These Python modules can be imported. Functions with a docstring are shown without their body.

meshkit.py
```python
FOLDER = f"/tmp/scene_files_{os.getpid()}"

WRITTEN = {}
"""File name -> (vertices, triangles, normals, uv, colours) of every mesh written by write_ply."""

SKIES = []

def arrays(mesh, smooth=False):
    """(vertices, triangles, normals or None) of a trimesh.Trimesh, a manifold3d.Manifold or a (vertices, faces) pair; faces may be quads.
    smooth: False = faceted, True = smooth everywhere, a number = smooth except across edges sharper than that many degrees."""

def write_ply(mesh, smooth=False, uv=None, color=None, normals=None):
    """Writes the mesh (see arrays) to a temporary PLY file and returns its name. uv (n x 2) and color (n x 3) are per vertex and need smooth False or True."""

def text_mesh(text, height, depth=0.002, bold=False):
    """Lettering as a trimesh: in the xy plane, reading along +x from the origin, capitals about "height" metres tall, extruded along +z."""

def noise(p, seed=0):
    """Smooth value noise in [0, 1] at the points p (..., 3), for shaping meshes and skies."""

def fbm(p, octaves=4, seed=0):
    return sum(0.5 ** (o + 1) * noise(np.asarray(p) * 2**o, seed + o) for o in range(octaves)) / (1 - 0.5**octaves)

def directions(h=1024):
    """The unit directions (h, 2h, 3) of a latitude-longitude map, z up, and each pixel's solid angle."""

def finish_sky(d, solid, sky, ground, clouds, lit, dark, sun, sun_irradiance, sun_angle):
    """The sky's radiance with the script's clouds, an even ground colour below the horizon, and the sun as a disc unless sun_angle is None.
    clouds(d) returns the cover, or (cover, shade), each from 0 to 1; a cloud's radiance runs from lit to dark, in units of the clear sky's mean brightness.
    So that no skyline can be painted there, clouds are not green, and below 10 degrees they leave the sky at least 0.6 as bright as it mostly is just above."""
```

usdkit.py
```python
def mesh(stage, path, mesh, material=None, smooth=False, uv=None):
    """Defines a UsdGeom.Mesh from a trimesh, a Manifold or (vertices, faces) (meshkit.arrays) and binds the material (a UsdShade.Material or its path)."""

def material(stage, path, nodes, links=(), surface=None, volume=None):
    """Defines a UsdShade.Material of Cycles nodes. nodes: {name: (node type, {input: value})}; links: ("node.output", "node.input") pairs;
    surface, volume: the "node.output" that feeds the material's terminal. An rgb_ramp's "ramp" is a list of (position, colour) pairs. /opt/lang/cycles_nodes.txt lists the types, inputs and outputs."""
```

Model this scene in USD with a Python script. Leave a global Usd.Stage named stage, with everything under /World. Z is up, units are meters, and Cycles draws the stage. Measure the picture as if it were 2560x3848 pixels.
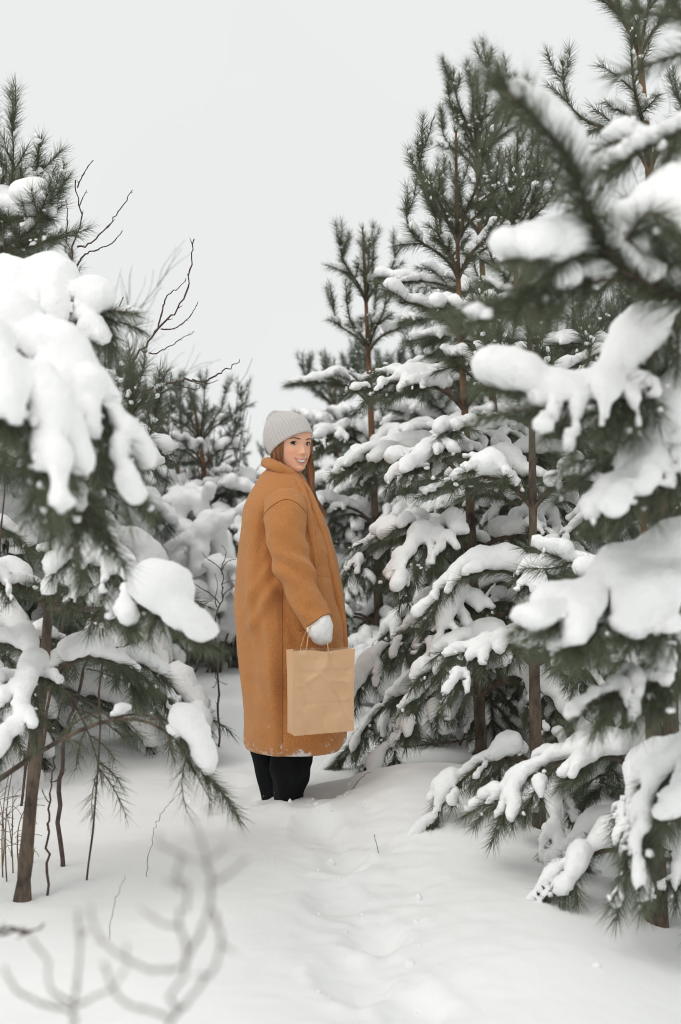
import math, random
import numpy as np
import trimesh, usdkit, meshkit
from pxr import Usd, UsdGeom, UsdLux, UsdShade, Sdf, Gf, Vt

stage = Usd.Stage.CreateInMemory()
UsdGeom.SetStageUpAxis(stage, UsdGeom.Tokens.z)
UsdGeom.SetStageMetersPerUnit(stage, 1.0)
UsdGeom.Xform.Define(stage, '/World')
UsdGeom.Scope.Define(stage, '/World/Looks')

# ------------------------------------------------------------------ camera
CAM_Z = 1.22
cam = UsdGeom.Camera.Define(stage, '/World/camera')
cam.AddTranslateOp().Set(Gf.Vec3d(0, 0, CAM_Z))
cam.AddRotateXOp().Set(90.0)
cam.CreateFocalLengthAttr(50.0)
cam.CreateHorizontalApertureAttr(23.94)
cam.CreateFStopAttr(2.8)
cam.CreateFocusDistanceAttr(5.9)
cam.CreateExposureAttr(0.48)
cam.CreateClippingRangeAttr(Gf.Vec2f(0.05, 2000))

# ------------------------------------------------------------------ sky and sun
SUN_DIR = np.array([-0.50, -0.55, 0.95]); SUN_DIR = SUN_DIR / np.linalg.norm(SUN_DIR)
SUN_EL, SUN_AZ = math.asin(SUN_DIR[2]), math.atan2(SUN_DIR[0], SUN_DIR[1])      # behind the left shoulder of the photographer, veiled by cloud
sky_mat = usdkit.material(stage, '/World/Looks/sky_overcast', {
    'sky': ('sky_texture', {'sky_type': 'single_scattering', 'sun_disc': False, 'sun_elevation': SUN_EL, 'sun_rotation': SUN_AZ}),
    'tc': ('texture_coordinate', {}),
    'n': ('noise_texture', {'scale': 1.3, 'detail': 4.0, 'roughness': 0.5}),
    'r': ('rgb_ramp', {'ramp': [(0.25, (5.80, 5.92, 5.87)), (0.75, (6.15, 6.26, 6.19))]}),
    'mx': ('mix_color', {'fac': 0.985}),
    'bg': ('background_shader', {'strength': 0.1}),
}, [('tc.generated', 'n.vector'), ('n.fac', 'r.fac'), ('sky.color', 'mx.a'), ('r.color', 'mx.b'), ('mx.result', 'bg.color')], surface='bg.background')
dome = UsdLux.DomeLight.Define(stage, '/World/sky')
dome.CreateIntensityAttr(1.0)
UsdShade.MaterialBindingAPI.Apply(dome.GetPrim()).Bind(sky_mat)
dome.GetPrim().SetCustomDataByKey('kind', 'structure')
sun = UsdLux.DistantLight.Define(stage, '/World/sun')
sun.CreateIntensityAttr(0.23); sun.CreateAngleAttr(35.0); sun.CreateNormalizeAttr(True)
sun.CreateColorAttr(Gf.Vec3f(1.0, 0.97, 0.93))
sun.AddRotateZOp().Set(math.degrees(math.atan2(SUN_DIR[0], -SUN_DIR[1])))      # its +z axis points at the veiled sun
sun.AddRotateXOp().Set(math.degrees(math.acos(SUN_DIR[2])))

# ------------------------------------------------------------------ helpers
KP = 23.94 / 50.0 / 1568.0          # tangent per pixel of a 1568-pixel-wide picture
KS = 23.94 / 50.0 / 2560.0          # tangent per pixel of a 2560-pixel-wide picture
def P(x, y, d):
    return np.array([(x - 784.0) * KP * d, d, CAM_Z + (1178.5 - y) * KP * d])
def S(x, y, d=6.0):
    return np.array([(x - 1280.0) * KS * d, d, CAM_Z + (1924.0 - y) * KS * d])

USED = {}
def numbered(path):
    n = USED.get(path, 0); USED[path] = n + 1
    return path if n == 0 else f'{path}_{n:03d}'
def tag(prim, label=None, cat=None, group=None, kind=None):
    prim = prim.GetPrim() if hasattr(prim, 'GetPrim') else prim
    for k, v in (('label', label), ('category', cat), ('group', group), ('kind', kind)):
        if v: prim.SetCustomDataByKey(k, v)
    return prim
def thing(name, label, cat, loc=(0, 0, 0), rotz=0.0, group=None, scale=None):
    x = UsdGeom.Xform.Define(stage, numbered('/World/' + name))
    x.AddTranslateOp().Set(Gf.Vec3d(*map(float, loc)))
    if rotz: x.AddRotateZOp().Set(float(rotz))
    if scale: x.AddScaleOp().Set(Gf.Vec3f(*scale))
    return tag(x, label, cat, group)
def part(name, mesh, mat, parent=None, smooth=True, label=None, kind=None, uvc=None):
    base = str(parent.GetPath()) if parent is not None else '/World'
    m = usdkit.mesh(stage, numbered(base + '/' + name), mesh, MATS[mat], smooth=smooth)
    if uvc is not None:
        pv = UsdGeom.PrimvarsAPI(m).CreatePrimvar('tint', Sdf.ValueTypeNames.Color3fArray, 'vertex')
        pv.Set(Vt.Vec3fArray.FromNumpy(np.asarray(uvc, np.float32)))
    tag(m, label, None, None, kind)
    return m.GetPrim()
def copy_of(src, name, label, cat, loc, rotz, scale, group=None):
    x = UsdGeom.Xform.Define(stage, numbered('/World/' + name))
    x.GetPrim().GetReferences().AddInternalReference(src.GetPath())
    x.GetPrim().SetInstanceable(True)
    x.ClearXformOpOrder()
    x.AddTranslateOp().Set(Gf.Vec3d(*map(float, loc)))
    x.GetPrim().GetAttribute('xformOp:translate').Set(Gf.Vec3d(*map(float, loc)))
    x.AddRotateZOp().Set(float(rotz))
    x.AddScaleOp().Set(Gf.Vec3f(*map(float, scale)))
    return tag(x, label, cat, group)

def unit(v):
    v = np.asarray(v, float)
    return v / (np.linalg.norm(v, axis=-1, keepdims=True) + 1e-12)
def curve(ctrl, n):
    """A smooth polyline of n points through the control points."""
    from scipy.interpolate import make_interp_spline
    c = np.asarray(ctrl, float)
    d = np.r_[0, np.cumsum(np.linalg.norm(np.diff(c, axis=0), axis=1) ** 0.5 + 1e-9)]
    if len(c) == 2: return c[0] + np.linspace(0, 1, n)[:, None] * (c[1] - c[0])
    return make_interp_spline(d / d[-1], c, k=min(3, len(c) - 1))(np.linspace(0, 1, n))
def frames(p):
    t = unit(np.gradient(p, axis=0))
    a = np.zeros_like(p)
    ref = np.array([0, 0, 1.0]) if abs(t[0, 2]) < 0.9 else np.array([1.0, 0, 0])
    a[0] = unit(np.cross(t[0], ref))
    for i in range(1, len(p)):
        a[i] = unit(a[i - 1] - t[i] * np.dot(a[i - 1], t[i]))
    return t, a, np.cross(t, a)
def tube(p, r, sides=6, ry=None, cap=True):
    """A round (or oval) tube along the points; r per point."""
    p = np.asarray(p, float); r = np.broadcast_to(np.asarray(r, float), (len(p),))
    ry = r if ry is None else np.broadcast_to(np.asarray(ry, float), (len(p),))
    t, a, b = frames(p)
    ang = np.arange(sides) * 2 * np.pi / sides
    v = p[:, None] + r[:, None, None] * np.cos(ang)[None, :, None] * a[:, None] + ry[:, None, None] * np.sin(ang)[None, :, None] * b[:, None]
    f = grid_faces(len(p), sides)
    v = v.reshape(-1, 3)
    if cap:
        n = len(v); v = np.vstack([v, p[:1], p[-1:]]); k = np.arange(sides); e = (len(p) - 1) * sides
        f = np.vstack([f, np.stack([np.full(sides, n), (k + 1) % sides, k], 1), np.stack([np.full(sides, n + 1), e + k, e + (k + 1) % sides], 1)])
    return v, f
def grid_faces(rows, cols, closed=True):
    i, j = np.meshgrid(np.arange(rows - 1), np.arange(cols if closed else cols - 1), indexing='ij')
    k = (j + 1) % cols
    q = np.stack([i * cols + j, i * cols + k, (i + 1) * cols + k, (i + 1) * cols + j], -1).reshape(-1, 4)
    return np.vstack([q[:, [0, 1, 2]], q[:, [0, 2, 3]]])
def join(ms):
    vs, fs, n = [], [], 0
    for v, f in ms:
        vs.append(v); fs.append(np.asarray(f) + n); n += len(v)
    return (np.vstack(vs), np.vstack(fs)) if vs else (np.zeros((0, 3)), np.zeros((0, 3), int))

EDGES = [((0,0,0),(1,0,0)),((0,1,0),(1,1,0)),((0,0,1),(1,0,1)),((0,1,1),(1,1,1)),((0,0,0),(0,1,0)),((1,0,0),(1,1,0)),
         ((0,0,1),(0,1,1)),((1,0,1),(1,1,1)),((0,0,0),(0,0,1)),((1,0,0),(1,0,1)),((0,1,0),(0,1,1)),((1,1,0),(1,1,1))]
def surface_nets(F, origin, h):
    """The surface F = 0 (inside: F > 0) of a grid of values, as vertices and triangles."""
    ins = F > 0
    nx, ny, nz = F.shape
    s = lambda A, c: A[c[0]:nx - 1 + c[0], c[1]:ny - 1 + c[1], c[2]:nz - 1 + c[2]]
    tot = sum(s(ins, c).astype(np.int8) for c in np.ndindex(2, 2, 2))
    mixed = (tot > 0) & (tot < 8)
    cells = np.argwhere(mixed)
    if not len(cells): return np.zeros((0, 3)), np.zeros((0, 3), int)
    idx = np.full(mixed.shape, -1); idx[mixed] = np.arange(len(cells))
    acc, cnt = np.zeros((len(cells), 3)), np.zeros(len(cells))
    for c0, c1 in EDGES:
        a = F[tuple((cells + c0).T)]; b = F[tuple((cells + c1).T)]
        m = (a > 0) != (b > 0)
        t = np.where(m, a / np.where(m, a - b, 1), 0)
        acc += m[:, None] * (np.array(c0) + t[:, None] * (np.array(c1) - np.array(c0))); cnt += m
    v = origin + h * (cells + acc / cnt[:, None])
    quads = []
    for ax in range(3):
        u, w = (ax + 1) % 3, (ax + 2) % 3
        lo = [slice(1, -1)] * 3; lo[ax] = slice(0, F.shape[ax] - 1)
        hi = [slice(1, -1)] * 3; hi[ax] = slice(1, F.shape[ax])
        a, b = ins[tuple(lo)], ins[tuple(hi)]
        for sel, flip in ((a & ~b, False), (~a & b, True)):
            e = np.argwhere(sel); off = np.ones(3, int); off[ax] = 0; e = e + off
            du, dw = np.zeros(3, int), np.zeros(3, int); du[u] = 1; dw[w] = 1
            q = np.stack([idx[tuple((e - du - dw).T)], idx[tuple((e - dw).T)], idx[tuple(e.T)], idx[tuple((e - du).T)]], 1)
            quads.append(q[:, ::-1] if flip else q)
    q = np.vstack(quads)
    return v, np.vstack([q[:, [0, 1, 2]], q[:, [0, 2, 3]]])
def snow_blob(centers, radii, h=0.02, flat=0.85, rough=0.008, seed=0):
    """Fused pillows of snow: metaballs round the centres, polygonised and roughened."""
    c = np.asarray(centers, float); r = np.asarray(radii, float)
    keep = r > 0.9 * h
    c, r = c[keep], r[keep]
    if not len(c): return np.zeros((0, 3)), np.zeros((0, 3), int)
    R = r / 0.62
    lo = (c - R[:, None]).min(0) - 2 * h; hi = (c + R[:, None]).max(0) + 2 * h
    n = np.ceil((hi - lo) / h).astype(int) + 1
    F = np.full(n, -0.0325, np.float32)
    for p, q in zip(c, R):
        i0 = np.maximum(np.floor((p - q - lo) / h).astype(int), 0); i1 = np.minimum(np.ceil((p + q - lo) / h).astype(int) + 1, n)
        gx, gy, gz = (lo[k] + h * np.arange(i0[k], i1[k]) - p[k] for k in range(3))
        d = (gx[:, None, None] ** 2 + gy[None, :, None] ** 2 + (gz[None, None, :] / flat) ** 2) / q ** 2
        F[i0[0]:i1[0], i0[1]:i1[1], i0[2]:i1[2]] += np.maximum(1 - d, 0) ** 9
    v, f = surface_nets(F, lo, h)
    if len(v) == 0: return v, f
    nrm = trimesh.Trimesh(v, f, process=False).vertex_normals
    v = v + nrm * (rough * 2.2 * (meshkit.noise(v * 14, seed) - 0.5) + rough * 1.3 * (meshkit.noise(v * 30, seed + 5) - 0.5) )[:, None]
    return v, f

# ------------------------------------------------------------------ materials
MATS = {}
def mat(name, nodes, links, surface='p.BSDF'):
    MATS[name] = usdkit.material(stage, '/World/Looks/' + name, nodes, links, surface=surface)
def two_tone(name, c0, c1, scale, rough=0.8, bump=0.0, bscale=None, spec=0.3, stretch=None, detail=4.0, dist=0.01, lo=0.35, hi=0.65, **more):
    nodes = {'g': ('texture_coordinate', {}), 'm': ('mapping', {'scale': stretch or (1, 1, 1)}),
             'n': ('noise_texture', {'scale': scale, 'detail': detail, 'roughness': 0.6}),
             'r': ('rgb_ramp', {'ramp': [(lo, c0), (hi, c1)]}),
             'p': ('principled_bsdf', {'roughness': rough, 'specular_ior_level': spec, **more})}
    links = [('g.object', 'm.vector'), ('m.vector', 'n.vector'), ('n.fac', 'r.fac'), ('r.color', 'p.base_color')]
    if bump:
        nodes['n2'] = ('noise_texture', {'scale': bscale or scale * 3, 'detail': 5.0, 'roughness': 0.65})
        nodes['b'] = ('bump', {'strength': bump, 'distance': dist})
        links += [('m.vector', 'n2.vector'), ('n2.fac', 'b.height'), ('b.normal', 'p.normal')]
    mat(name, nodes, links)
two_tone('snow', (0.875, 0.88, 0.88), (0.90, 0.90, 0.895), 3.0, rough=0.8, bump=0.6, bscale=42, spec=0.2, dist=0.012)
two_tone('snow_field', (0.87, 0.875, 0.872), (0.89, 0.892, 0.885), 1.5, rough=0.75, bump=0.3, bscale=45, spec=0.25, dist=0.005)
two_tone('bark', (0.045, 0.037, 0.031), (0.17, 0.125, 0.092), 26, rough=0.9, bump=0.9, bscale=60, stretch=(1, 1, 0.45), dist=0.008)
two_tone('bark_orange', (0.085, 0.048, 0.030), (0.24, 0.125, 0.066), 18, rough=0.85, bump=0.7, bscale=70, stretch=(1, 1, 0.6), dist=0.004)
two_tone('twig', (0.05, 0.038, 0.034), (0.13, 0.09, 0.075), 30, rough=0.8, bump=0.4, bscale=120, dist=0.002)
two_tone('twig_grey', (0.11, 0.094, 0.088), (0.22, 0.19, 0.175), 30, rough=0.8)
two_tone('weed', (0.10, 0.07, 0.045), (0.22, 0.16, 0.10), 40, rough=0.9)
def needle_mat(name, c0, c1, c2):
    mat(name, {'g': ('texture_coordinate', {}), 'n': ('noise_texture', {'scale': 7.0, 'detail': 2.0}), 'w': ('noise_texture', {'scale': 260.0, 'detail': 1.0}),
               'r': ('rgb_ramp', {'ramp': [(0.3, c0), (0.7, c1)]}), 'mx': ('mix_color', {'b': c2}), 'mr': ('map_range', {'from_min': 0.5, 'from_max': 0.75, 'to_max': 0.8}),
               'p': ('principled_bsdf', {'roughness': 0.45, 'specular_ior_level': 0.45}), 't': ('translucent_bsdf', {}), 'ms': ('mix_closure', {'fac': 0.18})},
        [('g.object', 'n.vector'), ('g.object', 'w.vector'), ('n.fac', 'r.fac'), ('r.color', 'mx.a'), ('w.fac', 'mr.value'), ('mr.result', 'mx.fac'), ('mx.result', 'p.base_color'), ('mx.result', 't.color'),
         ('p.BSDF', 'ms.closure1'), ('t.BSDF', 'ms.closure2')], surface='ms.closure')
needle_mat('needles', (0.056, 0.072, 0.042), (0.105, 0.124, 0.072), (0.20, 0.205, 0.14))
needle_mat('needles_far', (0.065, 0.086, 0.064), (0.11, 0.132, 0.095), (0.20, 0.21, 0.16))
# ------------------------------------------------------------------ pines
UP = np.array([0, 0, 1.0])
def needle_tris(p, rng, dens, length, t0=0.0, width=0.0017, snowy=0.0, rad=0.003):
    p = np.asarray(p, float)
    seg = np.linalg.norm(np.diff(p, axis=0), axis=1); L = seg.sum()
    n = int(L * (1 - t0) * dens)
    if n < 3: return np.zeros((0, 3))
    s = np.sort(rng.uniform(t0, 1, n)); s[-max(3, n // 14):] = rng.uniform(0.97, 1.0, max(3, n // 14))
    cum = np.r_[0, np.cumsum(seg)] / L
    pos = np.stack([np.interp(s, cum, p[:, k]) for k in range(3)], 1)
    tg = unit(np.gradient(p, axis=0)); T = unit(np.stack([np.interp(s, cum, tg[:, k]) for k in range(3)], 1))
    e1 = unit(np.cross(T, np.where(np.abs(T[:, 2:]) < 0.85, [[0, 0, 1.0]], [[1.0, 0, 0]]))); e2 = np.cross(e1, T)
    ph = rng.uniform(0, 2 * np.pi, n)
    radial = np.cos(ph)[:, None] * e1 + np.sin(ph)[:, None] * e2
    if snowy > 0:
        flip = (radial[:, 2] > 0.45) & (rng.random(n) < snowy)
        radial[flip] = radial[flip] - 1.6 * radial[flip][:, 2:] * UP; radial = unit(radial)
    a = np.radians(np.where(s > 0.965, rng.normal(24, 14, n), rng.normal(46, 11, n)))
    d = unit(T * np.cos(a)[:, None] + radial * np.sin(a)[:, None] + rng.normal(0, 0.09, (n, 3)) - UP * 0.06)
    ln = length * rng.uniform(0.7, 1.12, n)
    side = unit(np.cross(d, rng.normal(size=(n, 3)))) * (width / 2)
    b = pos + radial * rad
    tip = b + d * ln[:, None] + (T * 0.10 - UP * 0.05) * (ln ** 1)[:, None]
    return np.stack([b - side, b + side, tip], 1).reshape(-1, 3)

def side_shoots(main, rng, n_side, side_len, ang=48, t_first=0.25, lift=0.0, droop=0.25, jit=0.35):
    out = []
    T = unit(np.gradient(main, axis=0)); m = len(main) - 1
    L = np.linalg.norm(np.diff(main, axis=0), axis=1).sum()
    for k in range(n_side):
        t = t_first + (0.95 - t_first) * (k // 2 * 2 + rng.uniform(0, 1.0)) / max(n_side, 1)
        i = min(int(t * m), m - 1); p0 = main[i] + (t * m - i) * (main[i + 1] - main[i]); tt = T[i]
        H = np.cross(tt, UP)
        if np.linalg.norm(H) < 0.25: H = np.cross(tt, unit(rng.normal(size=3)))
        H = unit(H) * (1 if k % 2 else -1); N = unit(np.cross(H, tt)); N = N if N[2] > 0 else -N
        a = math.radians(ang + rng.normal(0, 8)); l = side_len * (1.12 - 0.6 * t) * rng.uniform(0.7, 1.15)
        roll = rng.normal(0, jit)
        d = unit(tt * math.cos(a) + (H * math.cos(roll) + N * math.sin(roll)) * math.sin(a) + UP * (lift - 0.45 * droop))
        c1 = p0 + d * l * 0.5; d2 = unit(d + tt * 0.35 - UP * droop * rng.uniform(0.6, 1.4)); c2 = c1 + d2 * l * 0.5
        out.append((curve([p0, c1, c2], 7), l))
    return out

_c = trimesh.creation.icosphere(0, 1.0); CRUMB = (_c.vertices[:], _c.faces)
def make_bough(ctrl, rng, n_side=8, side_len=0.35, load=0.045, r0=0.010, dens=700, nlen=0.055, t_need=0.25, ang=48, droop=0.3, lift=0.0, sub=2, h=0.02, wood_sides=5, wide=1.0, t_snow=0.2, width=0.0017, snowgaps=0.1, jit=0.35, whorl=2, crumbs=11, gate=0.0, steep=False):
    main = curve(ctrl, 14)
    shoots = [(main, r0, t_need)]
    for p, l in side_shoots(main, rng, n_side, side_len, ang, lift=lift, droop=droop, jit=jit):
        shoots.append((p, max(0.003, r0 * 0.45), 0.08))
        if sub and l > 0.17:
            for q, l2 in side_shoots(p, rng, sub, l * 0.55, 42, 0.35, lift, droop, jit):
                shoots.append((q, 0.0028, 0.0))
    # a terminal whorl
    tt = unit(main[-1] - main[-3])
    for k in range(whorl):
        d = unit(tt + 0.7 * unit(rng.normal(size=3) * [1, 1, 0.4]))
        shoots.append((curve([main[-2], main[-2] + d * 0.07, main[-2] + d * 0.12 + tt * 0.05], 5), 0.0028, 0.0))
    wood = join([tube(p, np.linspace(r, max(0.0016, r * 0.3), len(p)), wood_sides if i == 0 else 4, cap=False) for i, (p, r, _) in enumerate(shoots)])
    sn = 0.5 if load > 0.02 else 0.0
    nv = np.vstack([needle_tris(p, rng, dens, nlen, t0, width, sn) for p, _, t0 in shoots])
    C, R = [], []
    if load > 0.004:
        for i, (p, r, _) in enumerate(shoots):
            if i and rng.random() < snowgaps: continue
            L = np.linalg.norm(np.diff(p, axis=0), axis=1).sum(); m = max(3, int(L / (0.42 * load + 0.006)))
            s = np.linspace(t_snow if i == 0 else 0.10, 0.97 if i == 0 else 0.84, m); x = s * (len(p) - 1); j = np.minimum(x.astype(int), len(p) - 2)
            q = p[j] + (x - j)[:, None] * (p[j + 1] - p[j]); tg = unit(p[j + 1] - p[j])
            hor = np.clip(1.2 - np.abs(tg[:, 2]) * 0.75, 0.1, 1) * np.where(tg[:, 2] > 0.5, 0.4, 1) if not steep else np.ones(len(tg))
            w = np.clip(meshkit.noise(q * 9 + 31.0 * i, 3) * 1.7 - 0.2 + gate, 0.0, 1.2)
            rr = load * (0.3 + 0.95 * w) * hor * np.minimum(1, 0.6 + 2.5 * np.minimum(s, 1.0 - s)) * (1.3 if i == 0 else 0.95)
            rr = np.where(w < 0.06, 0, rr) * rng.uniform(0.8, 1.15)
            nrm = unit(UP - tg * tg[:, 2:])
            C.append(q + nrm * (0.75 * rr)[:, None] + UP * (0.25 * rr + 0.004)[:, None]); R.append(rr)
    snow = snow_blob(np.vstack(C), np.concatenate(R), h=h, seed=int(rng.integers(1000)), flat=0.9, rough=0.0105) if C else (np.zeros((0, 3)), np.zeros((0, 3), int))
    if load > 0.01:                                     # crumbs of snow caught among the needles
        cr = []
        for i, (p, r, t0) in enumerate(shoots):
            L = np.linalg.norm(np.diff(p, axis=0), axis=1).sum()
            for _ in range(rng.poisson(L * crumbs)):
                x = rng.uniform(t0, 1) * (len(p) - 1.001); j = int(x); q = p[j] + (x - j) * (p[j + 1] - p[j])
                q = q + rng.normal(0, 0.013, 3) + UP * 0.012
                cr.append((q + CRUMB[0] * rng.uniform(0.5, 1.0, 3) * rng.uniform(0.006, 0.015) * (1 + 0.25 * rng.normal(size=(len(CRUMB[0]), 1))), CRUMB[1]))
        if cr: snow = join([snow] + cr)
    return wood, (nv, np.arange(len(nv)).reshape(-1, 3)), snow

def put_bough(tree, off, parts, mats=('bark', 'needles', 'snow'), name='bough'):
    wood, nd, sn = parts
    b = part(name, (wood[0] - off, wood[1]), mats[0], tree)
    if len(nd[0]): part('needles', (nd[0] - off, nd[1]), mats[1], b, smooth=False, kind='stuff')
    if len(sn[0]): part('snow', (sn[0] - off, sn[1]), mats[2], b, kind='stuff')
    return b

def pine(label, trunk_ctrl, r_base, rng, z0=0.5, spacing=0.30, per=5, L_low=0.75, L_top=0.22, load=0.05, extra=(), group=None, dens=1300, nlen=0.062, h=0.016, az_skip=None, orange=0.45, nmat='needles', side_n=9, width=0.002, name='pine_tree', leader=0.45, snowgaps=0.12, max_h=None, load_top=0.5, e_top=72, e_low=2, sub=2, side_scale=0.46, sagf=0.7):
    tr = curve(trunk_ctrl, 40); base = tr[0].copy()
    H = tr[-1, 2] - base[2]
    t = thing(name, label, 'pine tree', base, group=group)
    s = np.linspace(0, 1, 40)
    rad = r_base * (1 - s) ** 0.85 + 0.005
    rad[:3] *= [1.35, 1.15, 1.03]
    k = min(39, int(40 * orange))
    part('trunk', tube(tr[:k + 1] - base, rad[:k + 1] * (1 + 0.05 * rng.normal(size=k + 1)), 9), 'bark', t)
    if k < 39:
        part('trunk', tube(tr[k:] - base, rad[k:], 8), 'bark_orange', t, label='orange upper trunk')
    # the leader with its needles
    i0 = int(40 * (1 - leader / H)); lead = tr[i0:]
    nv = needle_tris(lead, rng, dens * 1.15, nlen * 0.95, 0.0, width, 0.0, 0.006)
    put = part('leader_shoot', tube(lead - base, np.linspace(rad[i0] * 1.02, 0.004, len(lead)), 6), 'bark_orange', t)
    part('needles', (nv - base, np.arange(len(nv)).reshape(-1, 3)), nmat, put, smooth=False, kind='stuff')
    zs, a0 = z0, rng.uniform(0, 6.28)
    hs = []
    while zs < H - leader * 0.9:
        hs.append(zs); zs += spacing * rng.uniform(0.85, 1.15)
    hs.append(H - leader)
    for hz in hs:
        u = np.clip(hz / H, 0, 1); i = min(int(np.interp(hz + base[2], tr[:, 2], np.arange(40))), 38); p0 = tr[i]
        a0 += rng.uniform(0.3, 1.1)
        L = (L_top + (L_low - L_top) * (1 - u) ** 0.8)
        for q in range(per):
            az = a0 + 2 * np.pi * q / per + rng.normal(0, 0.16)
            if az_skip is not None and az_skip(az, hz): continue
            el = math.radians(e_low + (e_top - e_low) * u ** 1.6 + rng.normal(0, 5)); l = L * rng.uniform(0.75, 1.15)
            hd = np.array([math.cos(az), math.sin(az), 0])
            d = hd * math.cos(el) + UP * math.sin(el)
            sag = (1 - u) * sagf * l
            c = [p0, p0 + d * l * 0.45 + UP * 0.03 * l, p0 + d * l * 0.8 - UP * sag * 0.5, p0 + d * l - UP * sag * (1.0 if u < 0.7 else -0.6)]
            if u > 0.7: c[3] = c[3] + UP * 0.12 * l
            ld = load * (1 - u) ** 0.6 * (1.15 - load_top) + load * load_top * 0.6 if u < 0.93 else load * load_top * 0.4
            put_bough(t, base, make_bough(c, rng, max(2, int(side_n * min(1, l / 0.7) * (0.6 if u > 0.6 else 1.0))), l * side_scale, ld, 0.006 + 0.008 * l, dens, nlen, 0.25 if l > .5 else 0.1, h=h, droop=1.1 * (1 - u), lift=0.25 * u, sub=sub if l > 0.45 and u < 0.65 else 0, ang=48 - 14 * max(0.0, u - 0.4) / 0.6, width=width, snowgaps=snowgaps),
                      ('bark', nmat, 'snow'))
    for e in extra:
        put_bough(t, base, make_bough(**{**dict(rng=rng, dens=dens, nlen=nlen, h=h, width=width), **e}), ('bark', nmat, 'snow'))
    return t
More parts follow.
